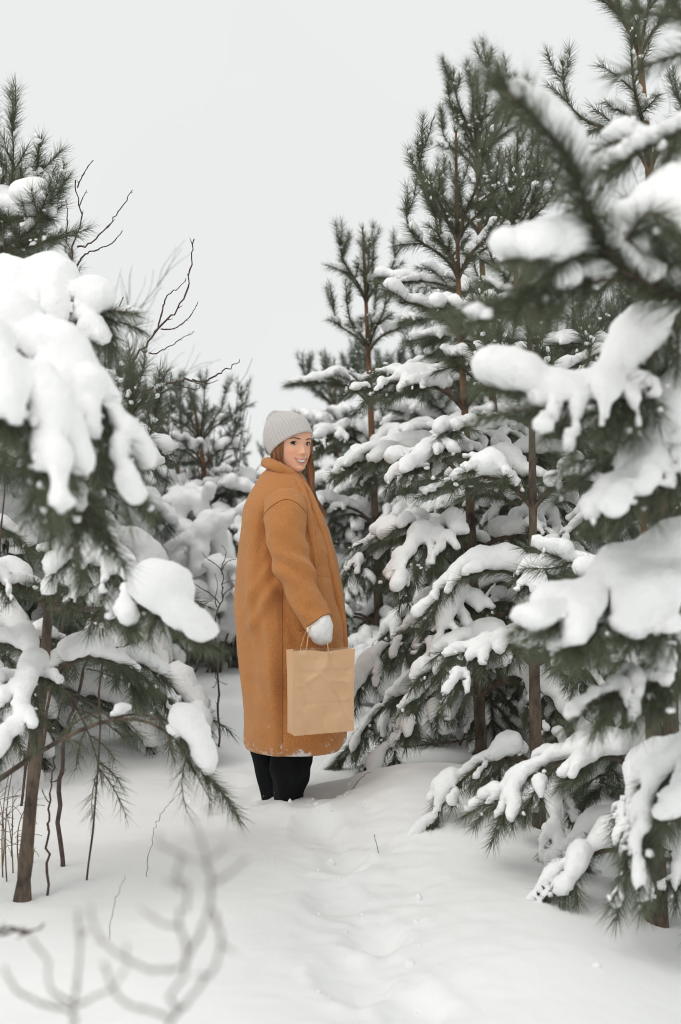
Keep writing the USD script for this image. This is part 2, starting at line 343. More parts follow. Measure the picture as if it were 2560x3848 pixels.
# ------------------------------------------------------------------ ground
PX, PY = -0.215, 6.0
def G(x, y):
    """Height of the snow."""
    x, y = np.asarray(x, float), np.asarray(y, float)
    p = np.stack([x, y, 0 * x], -1)
    g = lambda cx, cy, sx, sy: np.exp(-((x - cx) / sx) ** 2 - ((y - cy) / sy) ** 2)
    z = 0.10 * (meshkit.fbm(p * 0.55, 3, 3) - 0.5) + 0.035 * (meshkit.fbm(p * 1.9, 2, 9) - 0.5)
    far = np.clip((np.hypot(x, y) - 12) / 60, 0, 1)
    z = z + far * 1.5 * (meshkit.fbm(p * 0.05, 3, 21) - 0.45)
    z = z + 0.16 * np.exp(-((x - 0.36) / 0.50) ** 2 - ((y - 6.05) / np.where(y > 6.05, 0.24, 0.75)) ** 2)                              # drift beside the person
    z = z - 0.05 * g(0.5, 7.3, 1.6, 0.6) + 0.10 * g(0.615, 6.42, 0.13, 0.14)
    edge = 1 / (1 + np.exp(-(x - (0.80 + 0.10 * np.sin(y * 1.7) + 0.10 * (y - 4.4))) / 0.09))
    z = z - 0.13 * edge * np.clip((6.3 - y) / 1.2, 0, 1)                   # the path's shoulder drops to the right
    left = 1 / (1 + np.exp(-(-0.62 - x + 0.12 * (y - 5)) / 0.16))
    z = z - 0.05 * left * np.clip((7.5 - y) / 2, 0, 1)
    # the trodden trail towards the camera
    tx = PX + 0.16 + 0.19 * (6.0 - y) / 2.0 + 0.04 * (meshkit.noise(np.stack([y * 1.3, 0 * y, 0 * y], -1), 2) - 0.5)
    z = z - 0.03 * np.exp(-((x - tx) / 0.2) ** 2) * (y < 5.8) * np.clip((5.8 - y) / 0.3, 0, 1)
    lumps = meshkit.fbm(np.stack([x * 8, y * 8, 0 * x], -1), 3, 5) - 0.5
    z = z + 0.030 * lumps * np.exp(-((x - tx) / 0.24) ** 2) * (y < 6.2)
    for fx, fy, dp in ((-0.09, 5.45, 0.07), (0.02, 5.05, 0.08), (-0.03, 4.62, 0.08), (0.10, 4.25, 0.09), (0.03, 3.85, 0.08), (0.20, 3.6, 0.08), (-0.45, 5.9, 0.08), (-0.5, 6.5, 0.07)):
        r2 = ((x - fx + 0.05 * lumps) / 0.075) ** 2 + ((y - fy - 0.08 * lumps) / 0.14) ** 2
        z = z - 0.42 * dp / (1 + np.exp((np.sqrt(r2) - 1) * 4)) + 0.012 * np.exp(-(np.sqrt(r2) - 1.5) ** 2 / 0.12) * (0.6 + 1.6 * lumps)
    # pressed hollow at the feet, thrown-up rim in front
    z = z - 0.05 * g(PX + 0.19, PY - 0.05, 0.07, 0.16) - 0.08 * g(PX - 0.17, PY + 0.06, 0.06, 0.07)
    z = z + 0.05 * g(PX - 0.06, PY - 0.28, 0.22, 0.10) * (0.7 + 0.8 * lumps)
    z = z + 0.02 * lumps * g(PX, PY - 0.2, 0.5, 0.45)
    fine = meshkit.fbm(np.stack([x * 19, y * 19, 0 * x], -1), 2, 15) - 0.5
    z = z + 0.013 * fine * np.exp(-((x - tx) / 0.30) ** 2) * (y < 6.4) * np.clip((6.4 - y) / 0.5, 0, 1) + 0.004 * fine
    return z
def axis(lo, hi, fine_lo, fine_hi, step, grow):
    a = list(np.arange(fine_lo, fine_hi, step)); s = step
    x = a[-1]
    while x < hi: s *= grow; x += s; a.append(x)
    s, x = step, a[0]; b = []
    while x > lo: s *= grow; x -= s; b.append(x)
    return np.array(b[::-1] + a)
gx = axis(-300, 300, -1.6, 1.9, 0.018, 1.12); gy = axis(-300, 600, 2.4, 7.6, 0.018, 1.10)
X, Y = np.meshgrid(gx, gy, indexing='ij')
gv = np.stack([X, Y, G(X, Y)], -1).reshape(-1, 3)
gf = grid_faces(len(gx), len(gy), closed=False)[:, ::-1]
if trimesh.Trimesh(gv[:], gf, process=False).face_normals[0, 2] < 0: gf = gf[:, ::-1]
tag(part('snow_ground', (gv, gf), 'snow_field'), 'deep fresh snow with a trodden trail', 'ground', kind='structure')
def on(x, y): return np.array([x, y, float(G(np.array([x]), np.array([y]))[0])])

def crumbs_on_snow(n, seed):
    rr = np.random.default_rng(seed); ms = []; ic = trimesh.creation.icosphere(1, 1.0)
    for k in range(n):
        if k < n * 0.5: x, y = PX + rr.normal(0.03, 0.22), PY - abs(rr.normal(0.12, 0.12))
        else: y = rr.uniform(3.6, 5.9); x = PX + 0.16 + 0.19 * (6 - y) / 2 + rr.normal(0, 0.16)
        r = 0.004 + 0.012 * rr.random() ** 3; p = on(x, y) + [0, 0, r * 0.1]
        ms.append((ic.vertices * rr.uniform(0.6, 1.3, 3) * r * (1 + 0.07 * rr.normal(size=(len(ic.vertices), 1))) + p, ic.faces))
    tag(part('snow_crumbs', join(ms), 'snow', smooth=True), 'loose crumbs of snow scattered round the feet and along the trail', 'snow', kind='stuff')
crumbs_on_snow(60, 8)
R_ = lambda s: np.random.default_rng(s)
def PB(*pts): return [P(*p) for p in pts]
def base(x, d): # trunk foot for a picture column at a distance
    X = (x - 784.0) * KP * d; q = on(X, d); q[2] -= 0.05; return q
def trunk(x0, d, pts): return [base(x0, d)] + [P(a, b, c) for a, b, c in pts]
GP = 'pines along the path'
# right, in focus
pine('snow laden pine with bare dark lower trunk right of the paper bag', trunk(1112, 6.6, [(1098, 1500, 6.6), (1078, 1080, 6.6), (1062, 800, 6.65), (1050, 300, 6.7)]), 0.025, R_(11), z0=0.42, spacing=0.34, per=5, L_low=0.85, L_top=0.25, load=0.040, orange=0.5, extra=[dict(ctrl=PB((1105, 1690, 6.6), (1060, 1705, 6.5), (1000, 1712, 6.4), (945, 1690, 6.35)), n_side=7, side_len=0.2, load=0.0, r0=0.006, sub=1, t_need=0.85, dens=350, nlen=0.05, droop=0.0, lift=0.2)])
pine('pine with tall reddish bare stem under its topmost shoots', trunk(1180, 8.4, [(1150, 1100, 8.4), (1112, 640, 8.4), (1100, 180, 8.4)]), 0.032, R_(12), z0=0.7, spacing=0.42, per=5, L_low=0.95, L_top=0.33, load=0.040, orange=0.45)
pine('pine whose pointed top stands just above and right of the grey hat', trunk(880, 9.6, [(868, 1300, 9.6), (850, 860, 9.6), (835, 525, 9.6)]), 0.034, R_(13), z0=0.55, spacing=0.36, per=5, L_low=0.85, L_top=0.26, load=0.043, orange=0.5)
pine('pine whose bristly top rises just right of the reddish bare stem', trunk(1250, 7.5, [(1215, 1100, 7.5), (1192, 700, 7.5), (1173, 345, 7.5)]), 0.028, R_(18), z0=0.5, spacing=0.36, per=4, L_low=0.85, L_top=0.28, load=0.04, orange=0.7)
pine('tallest pine with reddish trunk reaching the top right of the photo', trunk(1545, 6.2, [(1530, 1000, 6.2), (1500, 450, 6.2), (1475, 150, 6.2), (1455, -120, 6.2)]), 0.036, R_(14), z0=0.9, spacing=0.48, per=4, L_low=0.8, L_top=0.38, load=0.036, orange=0.5)
pine('pine between the bare lower trunk and the big near pine', trunk(1245, 5.4, [(1230, 1500, 5.4), (1225, 1000, 5.45), (1210, 640, 5.5)]), 0.022, R_(15), z0=0.3, spacing=0.34, per=4, L_low=0.6, L_top=0.22, load=0.038, orange=0.85)
pine('low drooping pine at the foot of the slope by the right edge', trunk(1512, 4.6, [(1505, 1700, 4.6), (1490, 1400, 4.6), (1480, 1100, 4.6)]), 0.03, R_(16), z0=0.25, spacing=0.28, per=5, L_low=0.62, L_top=0.25, load=0.040)
near = dict(nlen=0.06, dens=1300, h=0.016)
NB = [
 dict(ctrl=PB((1680, 760, 2.9), (1568, 682, 2.8), (1405, 595, 2.7), (1325, 400, 2.6), (1250, 290, 2.55), (1150, 190, 2.5)), n_side=0, load=0.017, r0=0.010, t_need=0.15, sub=0, snowgaps=0, dens=3000, nlen=0.088, width=0.0024, whorl=0, steep=True, gate=0.2, t_snow=0.3),
 dict(ctrl=PB((1405, 595, 2.7), (1480, 530, 2.7), (1600, 545, 2.75)), n_side=8, side_len=0.16, load=0.052, r0=0.006, sub=0, snowgaps=0.1, droop=0.8),
 dict(ctrl=PB((1405, 600, 2.7), (1330, 580, 2.7), (1260, 590, 2.65)), n_side=5, side_len=0.12, load=0.034, r0=0.006, sub=0, snowgaps=0.2, droop=0.8),
 dict(ctrl=PB((1450, 640, 2.75), (1330, 650, 2.7), (1210, 665, 2.65)), n_side=6, side_len=0.14, load=0.014, r0=0.006, sub=0, snowgaps=0.3, droop=0.8),
 dict(ctrl=PB((1700, 560, 3.1), (1560, 720, 3.1), (1450, 865, 3.05), (1350, 915, 3.0), (1215, 950, 3.0)), n_side=14, side_len=0.22, load=0.042, r0=0.012, sub=2, droop=1.1, snowgaps=0.4),
 dict(ctrl=PB((1700, 780, 3.2), (1600, 850, 3.2), (1500, 960, 3.15), (1400, 1060, 3.1)), n_side=12, side_len=0.24, load=0.02, r0=0.010, sub=2, droop=1.3, snowgaps=0.5),
 dict(ctrl=PB((1700, 900, 3.1), (1600, 960, 3.1), (1510, 1060, 3.05), (1455, 1140, 3.0)), n_side=10, side_len=0.2, load=0.042, r0=0.01, sub=2, droop=1.1, snowgaps=0.3),
 dict(ctrl=PB((1720, 1310, 3.2), (1560, 1330, 3.2), (1430, 1370, 3.15), (1275, 1425, 3.1)), n_side=14, side_len=0.24, load=0.049, r0=0.012, sub=2, droop=1.2, snowgaps=0.3, gate=0.05),
 dict(ctrl=PB((1720, 1440, 3.3), (1600, 1460, 3.3), (1480, 1530, 3.25), (1400, 1610, 3.2)), n_side=12, side_len=0.22, load=0.022, r0=0.01, sub=2, droop=1.3, snowgaps=0.4),
 dict(ctrl=PB((1700, 1690, 3.4), (1580, 1750, 3.4), (1500, 1850, 3.4), (1450, 1965, 3.4)), n_side=12, side_len=0.22, load=0.04, r0=0.01, sub=2, droop=1.1, snowgaps=0.25),
 dict(ctrl=PB((1720, 250, 2.9), (1600, 290, 2.85), (1430, 375, 2.8)), n_side=4, side_len=0.18, load=0.02, r0=0.008, sub=0),
 dict(ctrl=PB((1720, 160, 2.9), (1620, 100, 2.85), (1540, -30, 2.8)), n_side=4, side_len=0.2, load=0.01, r0=0.008, sub=0),
 dict(ctrl=PB((1720, 700, 2.9), (1620, 640, 2.9), (1540, 560, 2.9)), n_side=6, side_len=0.18, load=0.04, r0=0.008, sub=0),
]
pine('big near pine out of focus, its snowy boughs reaching in from the right edge', [on(1.25, 3.3) - [0, 0, 0.05], (1.24, 3.25, 1.0), (1.2, 3.2, 2.2), (1.17, 3.15, 3.4)], 0.05, R_(17), z0=0.5, spacing=0.5, per=4, L_low=0.5, L_top=0.3, load=0.036, extra=[{**near, **b} for b in NB], az_skip=lambda a, h: math.cos(a) < 0.5, h=0.02)
# left
LB = [
 dict(ctrl=PB((-60, 700, 4.3), (50, 690, 4.2), (150, 700, 4.1), (225, 735, 4.0)), n_side=12, side_len=0.28, load=0.040, sub=2, droop=0.8, gate=0.15, snowgaps=0.2),
 dict(ctrl=PB((-90, 800, 3.2), (60, 825, 3.1), (190, 890, 3.0), (290, 1080, 2.95)), n_side=14, side_len=0.23, load=0.047, sub=2, droop=1.2, gate=0.15, snowgaps=0.3),
 dict(ctrl=PB((-120, 850, 2.9), (-10, 880, 2.8), (80, 950, 2.75), (115, 1080, 2.7)), n_side=10, side_len=0.2, load=0.04, sub=2, droop=1.2, gate=0.15),
 dict(ctrl=PB((-80, 960, 3.3), (60, 1010, 3.2), (150, 1100, 3.15), (190, 1210, 3.1)), n_side=12, side_len=0.22, load=0.016, sub=2, droop=1.2, snowgaps=0.5),
 dict(ctrl=PB((125, 1270, 4.5), (180, 1290, 4.1), (250, 1310, 3.9), (320, 1380, 3.8)), n_side=9, side_len=0.18, load=0.04, sub=1, droop=0.9, gate=0.1),
 dict(ctrl=PB((110, 1400, 4.6), (300, 1395, 3.9), (370, 1410, 3.65), (430, 1465, 3.55)), n_side=8, side_len=0.13, load=0.038, sub=0, droop=0.9, t_need=0.5, t_snow=0.7, snowgaps=0.45, gate=0.1),
 dict(ctrl=PB((-10, 1800, 4.3), (110, 1720, 4.3), (270, 1655, 4.25), (375, 1680, 4.2), (450, 1785, 4.15)), n_side=6, side_len=0.2, load=0.012, r0=0.009, sub=1, droop=0.4, t_need=0.75, dens=330, t_snow=0.8, snowgaps=0.8, crumbs=1),
 dict(ctrl=PB((345, 1655, 4.22), (395, 1665, 4.2), (440, 1720, 4.17), (475, 1800, 4.15)), n_side=3, side_len=0.1, load=0.026, r0=0.004, sub=0, droop=0.4, t_need=0.3, dens=900, t_snow=0.35, snowgaps=1.0, crumbs=1, steep=True, gate=0.1),
 dict(ctrl=PB((95, 1540, 4.7), (150, 1590, 4.6), (200, 1680, 4.5), (235, 1800, 4.45)), n_side=7, side_len=0.22, load=0.0, r0=0.006, sub=1, droop=0.3, t_need=0.7, dens=380),
]
TB = [dict(ctrl=PB(*q), n_side=n, side_len=l, load=ld, r0=0.007, sub=0, t_need=0.3, droop=0.0, lift=0.35, snowgaps=0.5, dens=1200) for q, n, l, ld in (
 (((-50, 620, 5.6), (20, 500, 5.5), (70, 430, 5.45), (95, 385, 5.4)), 5, 0.2, 0.012), (((-55, 600, 5.6), (10, 480, 5.5), (30, 380, 5.45), (25, 275, 5.4)), 4, 0.2, 0.01),
 (((-60, 660, 5.6), (20, 560, 5.4), (80, 520, 5.3), (100, 440, 5.25)), 6, 0.18, 0.02), (((-60, 560, 5.6), (40, 500, 5.4), (90, 495, 5.3), (95, 480, 5.3)), 4, 0.14, 0.045), (((-60, 690, 5.6), (30, 575, 5.4), (90, 560, 5.3), (110, 550, 5.3)), 5, 0.14, 0.012))]
pine('snow laden pine with thin bare lower trunk at the left edge', trunk(48, 4.7, [(85, 1700, 4.7), (112, 1400, 4.7), (130, 1100, 4.7), (135, 800, 4.7)]), 0.020, R_(21), z0=0.75, spacing=0.3, per=5, L_low=0.75, L_top=0.2, load=0.036, orange=1.0, extra=LB, az_skip=lambda a, h: h < 1.0 and math.cos(a) > 0.55)
pine('pine at the left edge with bare bristly top shoots against the sky', trunk(-120, 5.6, [(-105, 1200, 5.6), (-60, 700, 5.6), (-15, 230, 5.6)]), 0.024, R_(22), z0=1.2, spacing=0.5, per=2, L_low=0.4, L_top=0.2, load=0.03, extra=TB)
# behind, left of the person
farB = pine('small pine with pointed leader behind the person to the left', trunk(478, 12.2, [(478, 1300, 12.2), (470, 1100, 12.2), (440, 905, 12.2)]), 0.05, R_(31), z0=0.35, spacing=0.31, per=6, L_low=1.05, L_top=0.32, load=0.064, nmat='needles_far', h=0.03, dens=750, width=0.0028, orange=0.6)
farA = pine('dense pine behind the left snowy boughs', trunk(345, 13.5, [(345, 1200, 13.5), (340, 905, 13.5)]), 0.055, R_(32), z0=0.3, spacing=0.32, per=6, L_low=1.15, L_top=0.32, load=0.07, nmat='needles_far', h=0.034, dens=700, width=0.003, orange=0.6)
# ------------------------------------------------------------------ bare twigs, saplings, shrubs
def twiggy(name, label, cat, polys, off, m='twig', group=None, first='stem'):
    """polys: (points, r0, r1) in the world; the first is the stem, the others its branches."""
    t = thing(name, label, cat, off, group=group)
    rr = R_(int(abs(off[0] * 997 + off[1] * 131)) % 9999)
    for i, (pts, r0, r1) in enumerate(polys):
        n = max(6, int(len(pts) * 5)); c = curve(pts, n)
        L = np.linalg.norm(c[-1] - c[0]); c[1:-1] += rr.normal(0, 0.004 * min(1, L * 2), (n - 2, 3))
        rad = np.linspace(r0, r1, n) * (1 + 0.16 * np.abs(rr.normal(size=n)))
        sub = [tube(c - off, rad, 6)]
        for k in range(2, n - 1, 3):                    # buds and short spurs
            if rr.random() < 0.5:
                tt = unit(c[k + 1] - c[k]); d = unit(tt + 0.9 * unit(np.cross(tt, rr.normal(size=3))))
                sub.append(tube(np.stack([c[k], c[k] + d * r1 * 4, c[k] + d * r1 * rr.uniform(5, 14)]) - off, [r1 * 0.9, r1 * 0.8, r1 * 0.35], 4))
        part(first if i == 0 else 'branch', join(sub), m, t)
    return t
def pl(d, *pts): return [P(x, y, (p[0] if p else d)) for x, y, *p in pts]
def root(x, d, dz=0.06): q = base(x, d); q[2] -= dz; return q
q = root(40, 6.0)
twiggy('bare_sapling', 'bare dark sapling fork against the sky, above the snowy left boughs', 'sapling', [
    ([q] + pl(6.0, (130, 1250), (158, 900), (163, 635), (167, 586), (176, 536), (187, 493), (180, 457), (174, 414)), 0.0055, 0.0024),
    (pl(6.0, (178, 432), (190, 405), (199, 389), (215, 368)), 0.0028, 0.0015),
    (pl(6.0, (178, 568), (208, 559), (244, 525), (273, 486), (305, 437)), 0.004, 0.0016),
    (pl(6.0, (167, 624), (183, 601), (196, 584), (230, 572), (282, 530)), 0.0045, 0.0017),
    (pl(6.0, (167, 586), (153, 557), (133, 532)), 0.003, 0.0013), (pl(6.0, (153, 557), (155, 500), (152, 457)), 0.003, 0.0014),
    (pl(6.0, (183, 475), (192, 452), (200, 438)), 0.0022, 0.0012)], q)
q = root(75, 6.1)
twiggy('bare_sapling', 'bare dark sapling leaning right, its long twigs over the background pines', 'sapling', [
    ([q] + pl(6.1, (190, 1200), (262, 915), (293, 849), (334, 795), (367, 755), (395, 723), (424, 687), (435, 633), (442, 586), (447, 550)), 0.0065, 0.0024),
    (pl(6.1, (354, 770), (374, 712), (385, 680), (406, 665), (428, 640)), 0.0042, 0.0014), (pl(6.1, (370, 757), (403, 755), (435, 730), (456, 694)), 0.0032, 0.0012),
    (pl(6.1, (327, 808), (359, 813), (395, 795), (447, 762)), 0.0035, 0.0013),
    (pl(6.1, (262, 915), (305, 908), (345, 895), (392, 883), (431, 876), (485, 874), (501, 859), (532, 845), (552, 827)), 0.008, 0.0015),
    (pl(6.1, (399, 886), (431, 892), (456, 895), (460, 885)), 0.0028, 0.0014), (pl(6.1, (440, 876), (467, 884), (503, 874)), 0.0025, 0.0012), (pl(6.1, (392, 883), (395, 856)), 0.0022, 0.0012)], q)
for lab, pts, d in (('thin upright twig at the very left edge under the bristly pine top', [(16, 667), (12, 600), (5, 514)], 5.1), ('thin grey twig rising through the snow of the upper left bough', [(160, 795), (165, 687), (183, 620)], 4.75),
                    ('short twig stub poking out of the right end of the upper left snow', [(250, 745), (262, 715), (284, 683)], 4.9)):
    q = P(128, 1000, 4.7) if d < 4.8 else root(pts[0][0] - 70, d); twiggy('bare_twig', lab, 'twig', [([q] + ([] if d < 4.8 else pl(d, (pts[0][0] - 12, 1250))) + pl(d, *pts), 0.0036, 0.0018)], q)
# out of focus, in front
q = root(400, 1.4)
twiggy('bare_shrub', 'large blurred bare shrub in the left foreground', 'shrub', [
    ([q] + pl(1.4, (391, 2354), (425, 2218), (417, 2128), (425, 2015), (406, 1970), (370, 1914)), 0.0024, 0.0011),
    (pl(1.4, (425, 2218), (451, 2166), (481, 2091), (479, 1997), (459, 1921), (434, 1876)), 0.0020, 0.0011),
    (pl(1.4, (483, 2085), (508, 2143), (500, 2207), (444, 2290), (395, 2346)), 0.0015, 0.0017), (pl(1.4, (485, 2034), (527, 2012), (568, 1975)), 0.0014, 0.0009), (pl(1.4, (479, 1985), (519, 1944)), 0.0011, 0.0008),
    (pl(1.4, (478, 1985), (440, 1978)), 0.0011, 0.0008), (pl(1.4, (420, 2050), (400, 2036), (376, 2026)), 0.0011, 0.0008), (pl(1.4, (417, 2132), (369, 2124), (323, 2088)), 0.0014, 0.0009),
    (pl(1.4, (423, 2222), (353, 2233), (290, 2207), (241, 2170), (209, 2088)), 0.0017, 0.0011), (pl(1.4, (290, 2207), (291, 2170)), 0.0011, 0.0008),
    (pl(1.4, (391, 2345), (323, 2320), (290, 2309), (260, 2275), (241, 2215)), 0.0016, 0.0011), (pl(1.4, (260, 2275), (292, 2228)), 0.0011, 0.0008)], q, m='twig_grey')
q = root(175, 1.5)
twiggy('bare_shrub', 'smaller blurred bare shrub at the bottom left corner', 'shrub', [
    ([q] + pl(1.5, (173, 2327), (165, 2300), (113, 2241), (68, 2154)), 0.0024, 0.0011), (pl(1.5, (168, 2310), (181, 2241), (182, 2166), (181, 2094)), 0.0017, 0.0011), (pl(1.5, (183, 2160), (199, 2143)), 0.0011, 0.0008),
    (pl(1.5, (168, 2326), (94, 2309), (41, 2279), (11, 2225)), 0.0017, 0.0011), (pl(1.5, (174, 2318), (218, 2294), (260, 2275)), 0.0016, 0.0011)], q, m='twig_grey')
q = root(-60, 2.3)
twiggy('bare_twig', 'blurred dark twig reaching in low from the left edge', 'twig', [([q] + pl(2.3, (-55, 2200), (0, 2139), (38, 2136), (71, 2143), (102, 2126)), 0.003, 0.0016), (pl(2.3, (38, 2136), (12, 2150), (-10, 2146)), 0.0024, 0.0016), (pl(2.3, (71, 2143), (60, 2148), (36, 2140)), 0.003, 0.002)], q)
# small ones standing in the snow
q = root(436, 8.6, 0.0)
twiggy('bare_sapling', 'small dark Y shaped sapling in the snow left of the coat', 'sapling', [([q] + pl(8.6, (440, 1600), (444, 1560), (456, 1525), (466, 1490), (474, 1440)), 0.011, 0.003), (pl(8.6, (444, 1562), (438, 1545), (432, 1508), (432, 1437)), 0.007, 0.003), (pl(8.6, (444, 1562), (451, 1568), (452, 1580)), 0.003, 0.002), (pl(8.6, (474, 1470), (485, 1508), (498, 1571), (488, 1583)), 0.003, 0.002), (pl(8.6, (496, 1560), (510, 1571), (524, 1575)), 0.002, 0.0015)], q)
q = root(356, 11.6, 0.0)
twiggy('bare_sapling', 'young birch stem standing alone before the background thicket', 'sapling', [([q] + pl(11.6, (350, 1470), (349, 1432), (345, 1361), (346, 1250), (340, 1120)), 0.022, 0.006), (pl(11.6, (349, 1440), (362, 1420), (374, 1410)), 0.006, 0.003), (pl(11.6, (345, 1361), (370, 1330), (385, 1290)), 0.008, 0.003), (pl(11.6, (346, 1300), (325, 1260), (318, 1200)), 0.006, 0.003), (pl(11.6, (347, 1390), (330, 1360), (322, 1320)), 0.005, 0.0025)], q, m='bark')
q = root(500, 7.4, 0.0)
twiggy('bare_sapling', 'fine branching bare twig close behind the back of the coat', 'sapling', [([q] + pl(7.4, (498, 1500), (501, 1401), (511, 1378), (513, 1330), (512, 1300)), 0.006, 0.002),
    (pl(7.4, (506, 1390), (490, 1372), (470, 1358), (450, 1345), (428, 1328)), 0.003, 0.0014), (pl(7.4, (512, 1320), (498, 1300), (480, 1288), (465, 1270)), 0.003, 0.0014), (pl(7.4, (512, 1312), (525, 1292), (545, 1288)), 0.0025, 0.0013),
    (pl(7.4, (511, 1375), (530, 1355), (548, 1350)), 0.0025, 0.0013), (pl(7.4, (512, 1345), (528, 1338), (549, 1336)), 0.0022, 0.0012), (pl(7.4, (500, 1398), (496, 1380), (500, 1350), (494, 1320)), 0.0025, 0.0013), (pl(7.4, (512, 1300), (520, 1270), (510, 1255)), 0.0022, 0.0012)], q)
q = root(146, 5.1, 0.0)
twiggy('bare_sapling', 'thin dark sapling slanting across beside the left bare trunk', 'sapling', [([q] + pl(5.1, (147, 1716), (166, 1640), (186, 1570), (205, 1510), (214, 1440), (222, 1330)), 0.0085, 0.003), (pl(5.1, (198, 1540), (225, 1545), (262, 1560)), 0.0025, 0.0013), (pl(5.1, (205, 1512), (245, 1530), (303, 1559)), 0.0028, 0.0013), (pl(5.1, (214, 1450), (250, 1490), (290, 1510), (320, 1470)), 0.003, 0.0013)], q)
q = root(112, 4.75, 0.0)
twiggy('bare_twig', 'knobbly bare stem standing in the snow right of the left trunk', 'twig', [([q] + pl(4.75, (113, 1890), (117, 1830), (120, 1782), (128, 1740)), 0.0045, 0.002), (pl(4.75, (119, 1800), (140, 1790), (150, 1770)), 0.002, 0.0012), (pl(4.75, (116, 1850), (104, 1835), (96, 1815)), 0.002, 0.0012)], q)
q = root(340, 4.9, 0.0)
twiggy('grass_stalk', 'single long pale grass stalk leaning right in the left snow', 'grass stalk', [([q] + pl(4.9, (347, 1945), (365, 1890), (378, 1865), (402, 1836)), 0.0013, 0.0007)], q, m='weed')
q = root(252, 4.2, 0.0)
twiggy('grass_stalk', 'faint thin stalk in the snow above the blurred shrubs', 'grass stalk', [([q] + pl(4.2, (262, 2090), (278, 2040), (288, 2015)), 0.0011, 0.0006)], q, m='weed')
q = root(806, 5.85, 0.0)
twiggy('bare_twig', 'little forked twig sticking out of the drift right of the feet', 'twig', [([q] + pl(5.85, (804, 1840), (808, 1822), (817, 1808), (835, 1788), (856, 1776)), 0.0022, 0.001), (pl(5.85, (817, 1812), (820, 1828), (824, 1856)), 0.0018, 0.001), (pl(5.85, (822, 1838), (834, 1828), (850, 1820)), 0.0016, 0.0009)], q)
q = root(871, 5.1, 0.0)
twiggy('bare_twig', 'tiny single twig in the middle of the snowfield', 'twig', [([q] + pl(5.1, (870, 1955), (865, 1935), (861, 1920)), 0.0016, 0.0009)], q, m='twig_grey')
for lab, x0, x1, y0, y1, d in (('taller dry seed stalk in the snow left of the sapling', 336, 355, 1605, 1532, 9.0), ('shorter dry seed stalk beside the taller one', 352, 366, 1606, 1582, 9.05)):
    q = root(x0, d, 0.0); w = thing('dry_weed', lab, 'weed', q); c = curve([q] + pl(d, (x0 + 4, y0 - 20), (x1, y1)), 16); part('stem', tube(c - q, np.linspace(0.004, 0.002, 16), 5), 'weed', w)
    rr = R_(int(x0)); sd = [trimesh.creation.icosphere(1, 0.009) for _ in range(26)]; ms = []
    for s_ in sd: j = rr.integers(4, 16); ms.append((s_.vertices * rr.uniform(0.5, 1.1, 3) + c[j] - q + rr.normal(0, 0.007, 3), s_.faces))
    part('seed_head', join(ms), 'weed', w, kind='stuff')
rr = R_(91)
dw = [(18, 1990, 1760), (8, 1960, 1790), (30, 2000, 1880), (50, 1950, 1850), (2, 2010, 1840), (70, 1985, 1900), (-12, 1990, 1800), (25, 1960, 1810)]
for i, (x, y0, y1) in enumerate(dw):
    q = root(x, 4.9 + 0.05 * i, 0.0); d = 4.9 + 0.05 * i
    w = thing('dry_weed', 'dry brown weed in the tangle at the foot of the left trunk', 'weed', q, group='dry weeds at the foot of the left trunk')
    c = curve([q] + pl(d, (x + rr.uniform(-8, 8), (y0 + y1) / 2), (x + rr.uniform(-18, 18), y1)), 12); ms = [tube(c - q, np.linspace(0.003, 0.0012, 12), 4)]
    for k in range(7):
        j = rr.integers(3, 12); v = unit(rr.normal(size=3) + [0, 0, 0.6]) * rr.uniform(0.03, 0.09); ms.append(tube(np.stack([c[j] - q, c[j] - q + v * 0.6, c[j] - q + v - UP * 0.01]), [0.0014, 0.001, 0.0012], 4))
    part('stem', join(ms), 'weed', w)

# ------------------------------------------------------------------ the thicket and far pines
def grow(p, d, l, r, lev, rng, out, spread=0.6):
    n = 5; c = [p]; dd = d
    for _ in range(n): dd = unit(dd + rng.normal(0, 0.13, 3) + UP * 0.03); c.append(c[-1] + dd * l / n)
    c = np.array(c); out.append((c, r, lev))
    if lev == 0: return
    for k in range(rng.integers(3, 6)):
        j = rng.integers(2, n + 1); grow(c[j], unit(dd + spread * unit(rng.normal(size=3))), l * rng.uniform(0.45, 0.75), r * 0.55, lev - 1, rng, out, spread)
def bush(label, loc, h, rng, stems, lev, r, m, snow=0.0, group=None, name='bare_bush', cat='bush', spread=0.6, hh=0.035):
    t = thing(name, label, cat, loc, group=group); allc = []
    for _ in range(stems):
        out = []; grow(np.array([rng.normal(0, 0.08 * h), rng.normal(0, 0.08 * h), -0.05]), unit([rng.normal(0, .3), rng.normal(0, .3), 1]), h * rng.uniform(0.45, 0.65), r, lev, rng, out, spread)
        part('stem', join([tube(c, np.linspace(q_, q_ * 0.5, len(c)), 4, cap=False) for c, q_, _ in out]), m, t); allc += [c for c, _, l_ in out if l_ < lev]
    if snow:
        C = np.vstack(allc); keep = rng.random(len(C)) < 0.55; C = C[keep]; C = C[(C[:, 2] > 0.1)]
        part('snow', snow_blob(C + UP * snow * 0.4, snow * rng.uniform(0.4, 1.25, len(C)), h=hh, seed=int(rng.integers(99)), rough=0.012), 'snow', t, kind='stuff')
    return t
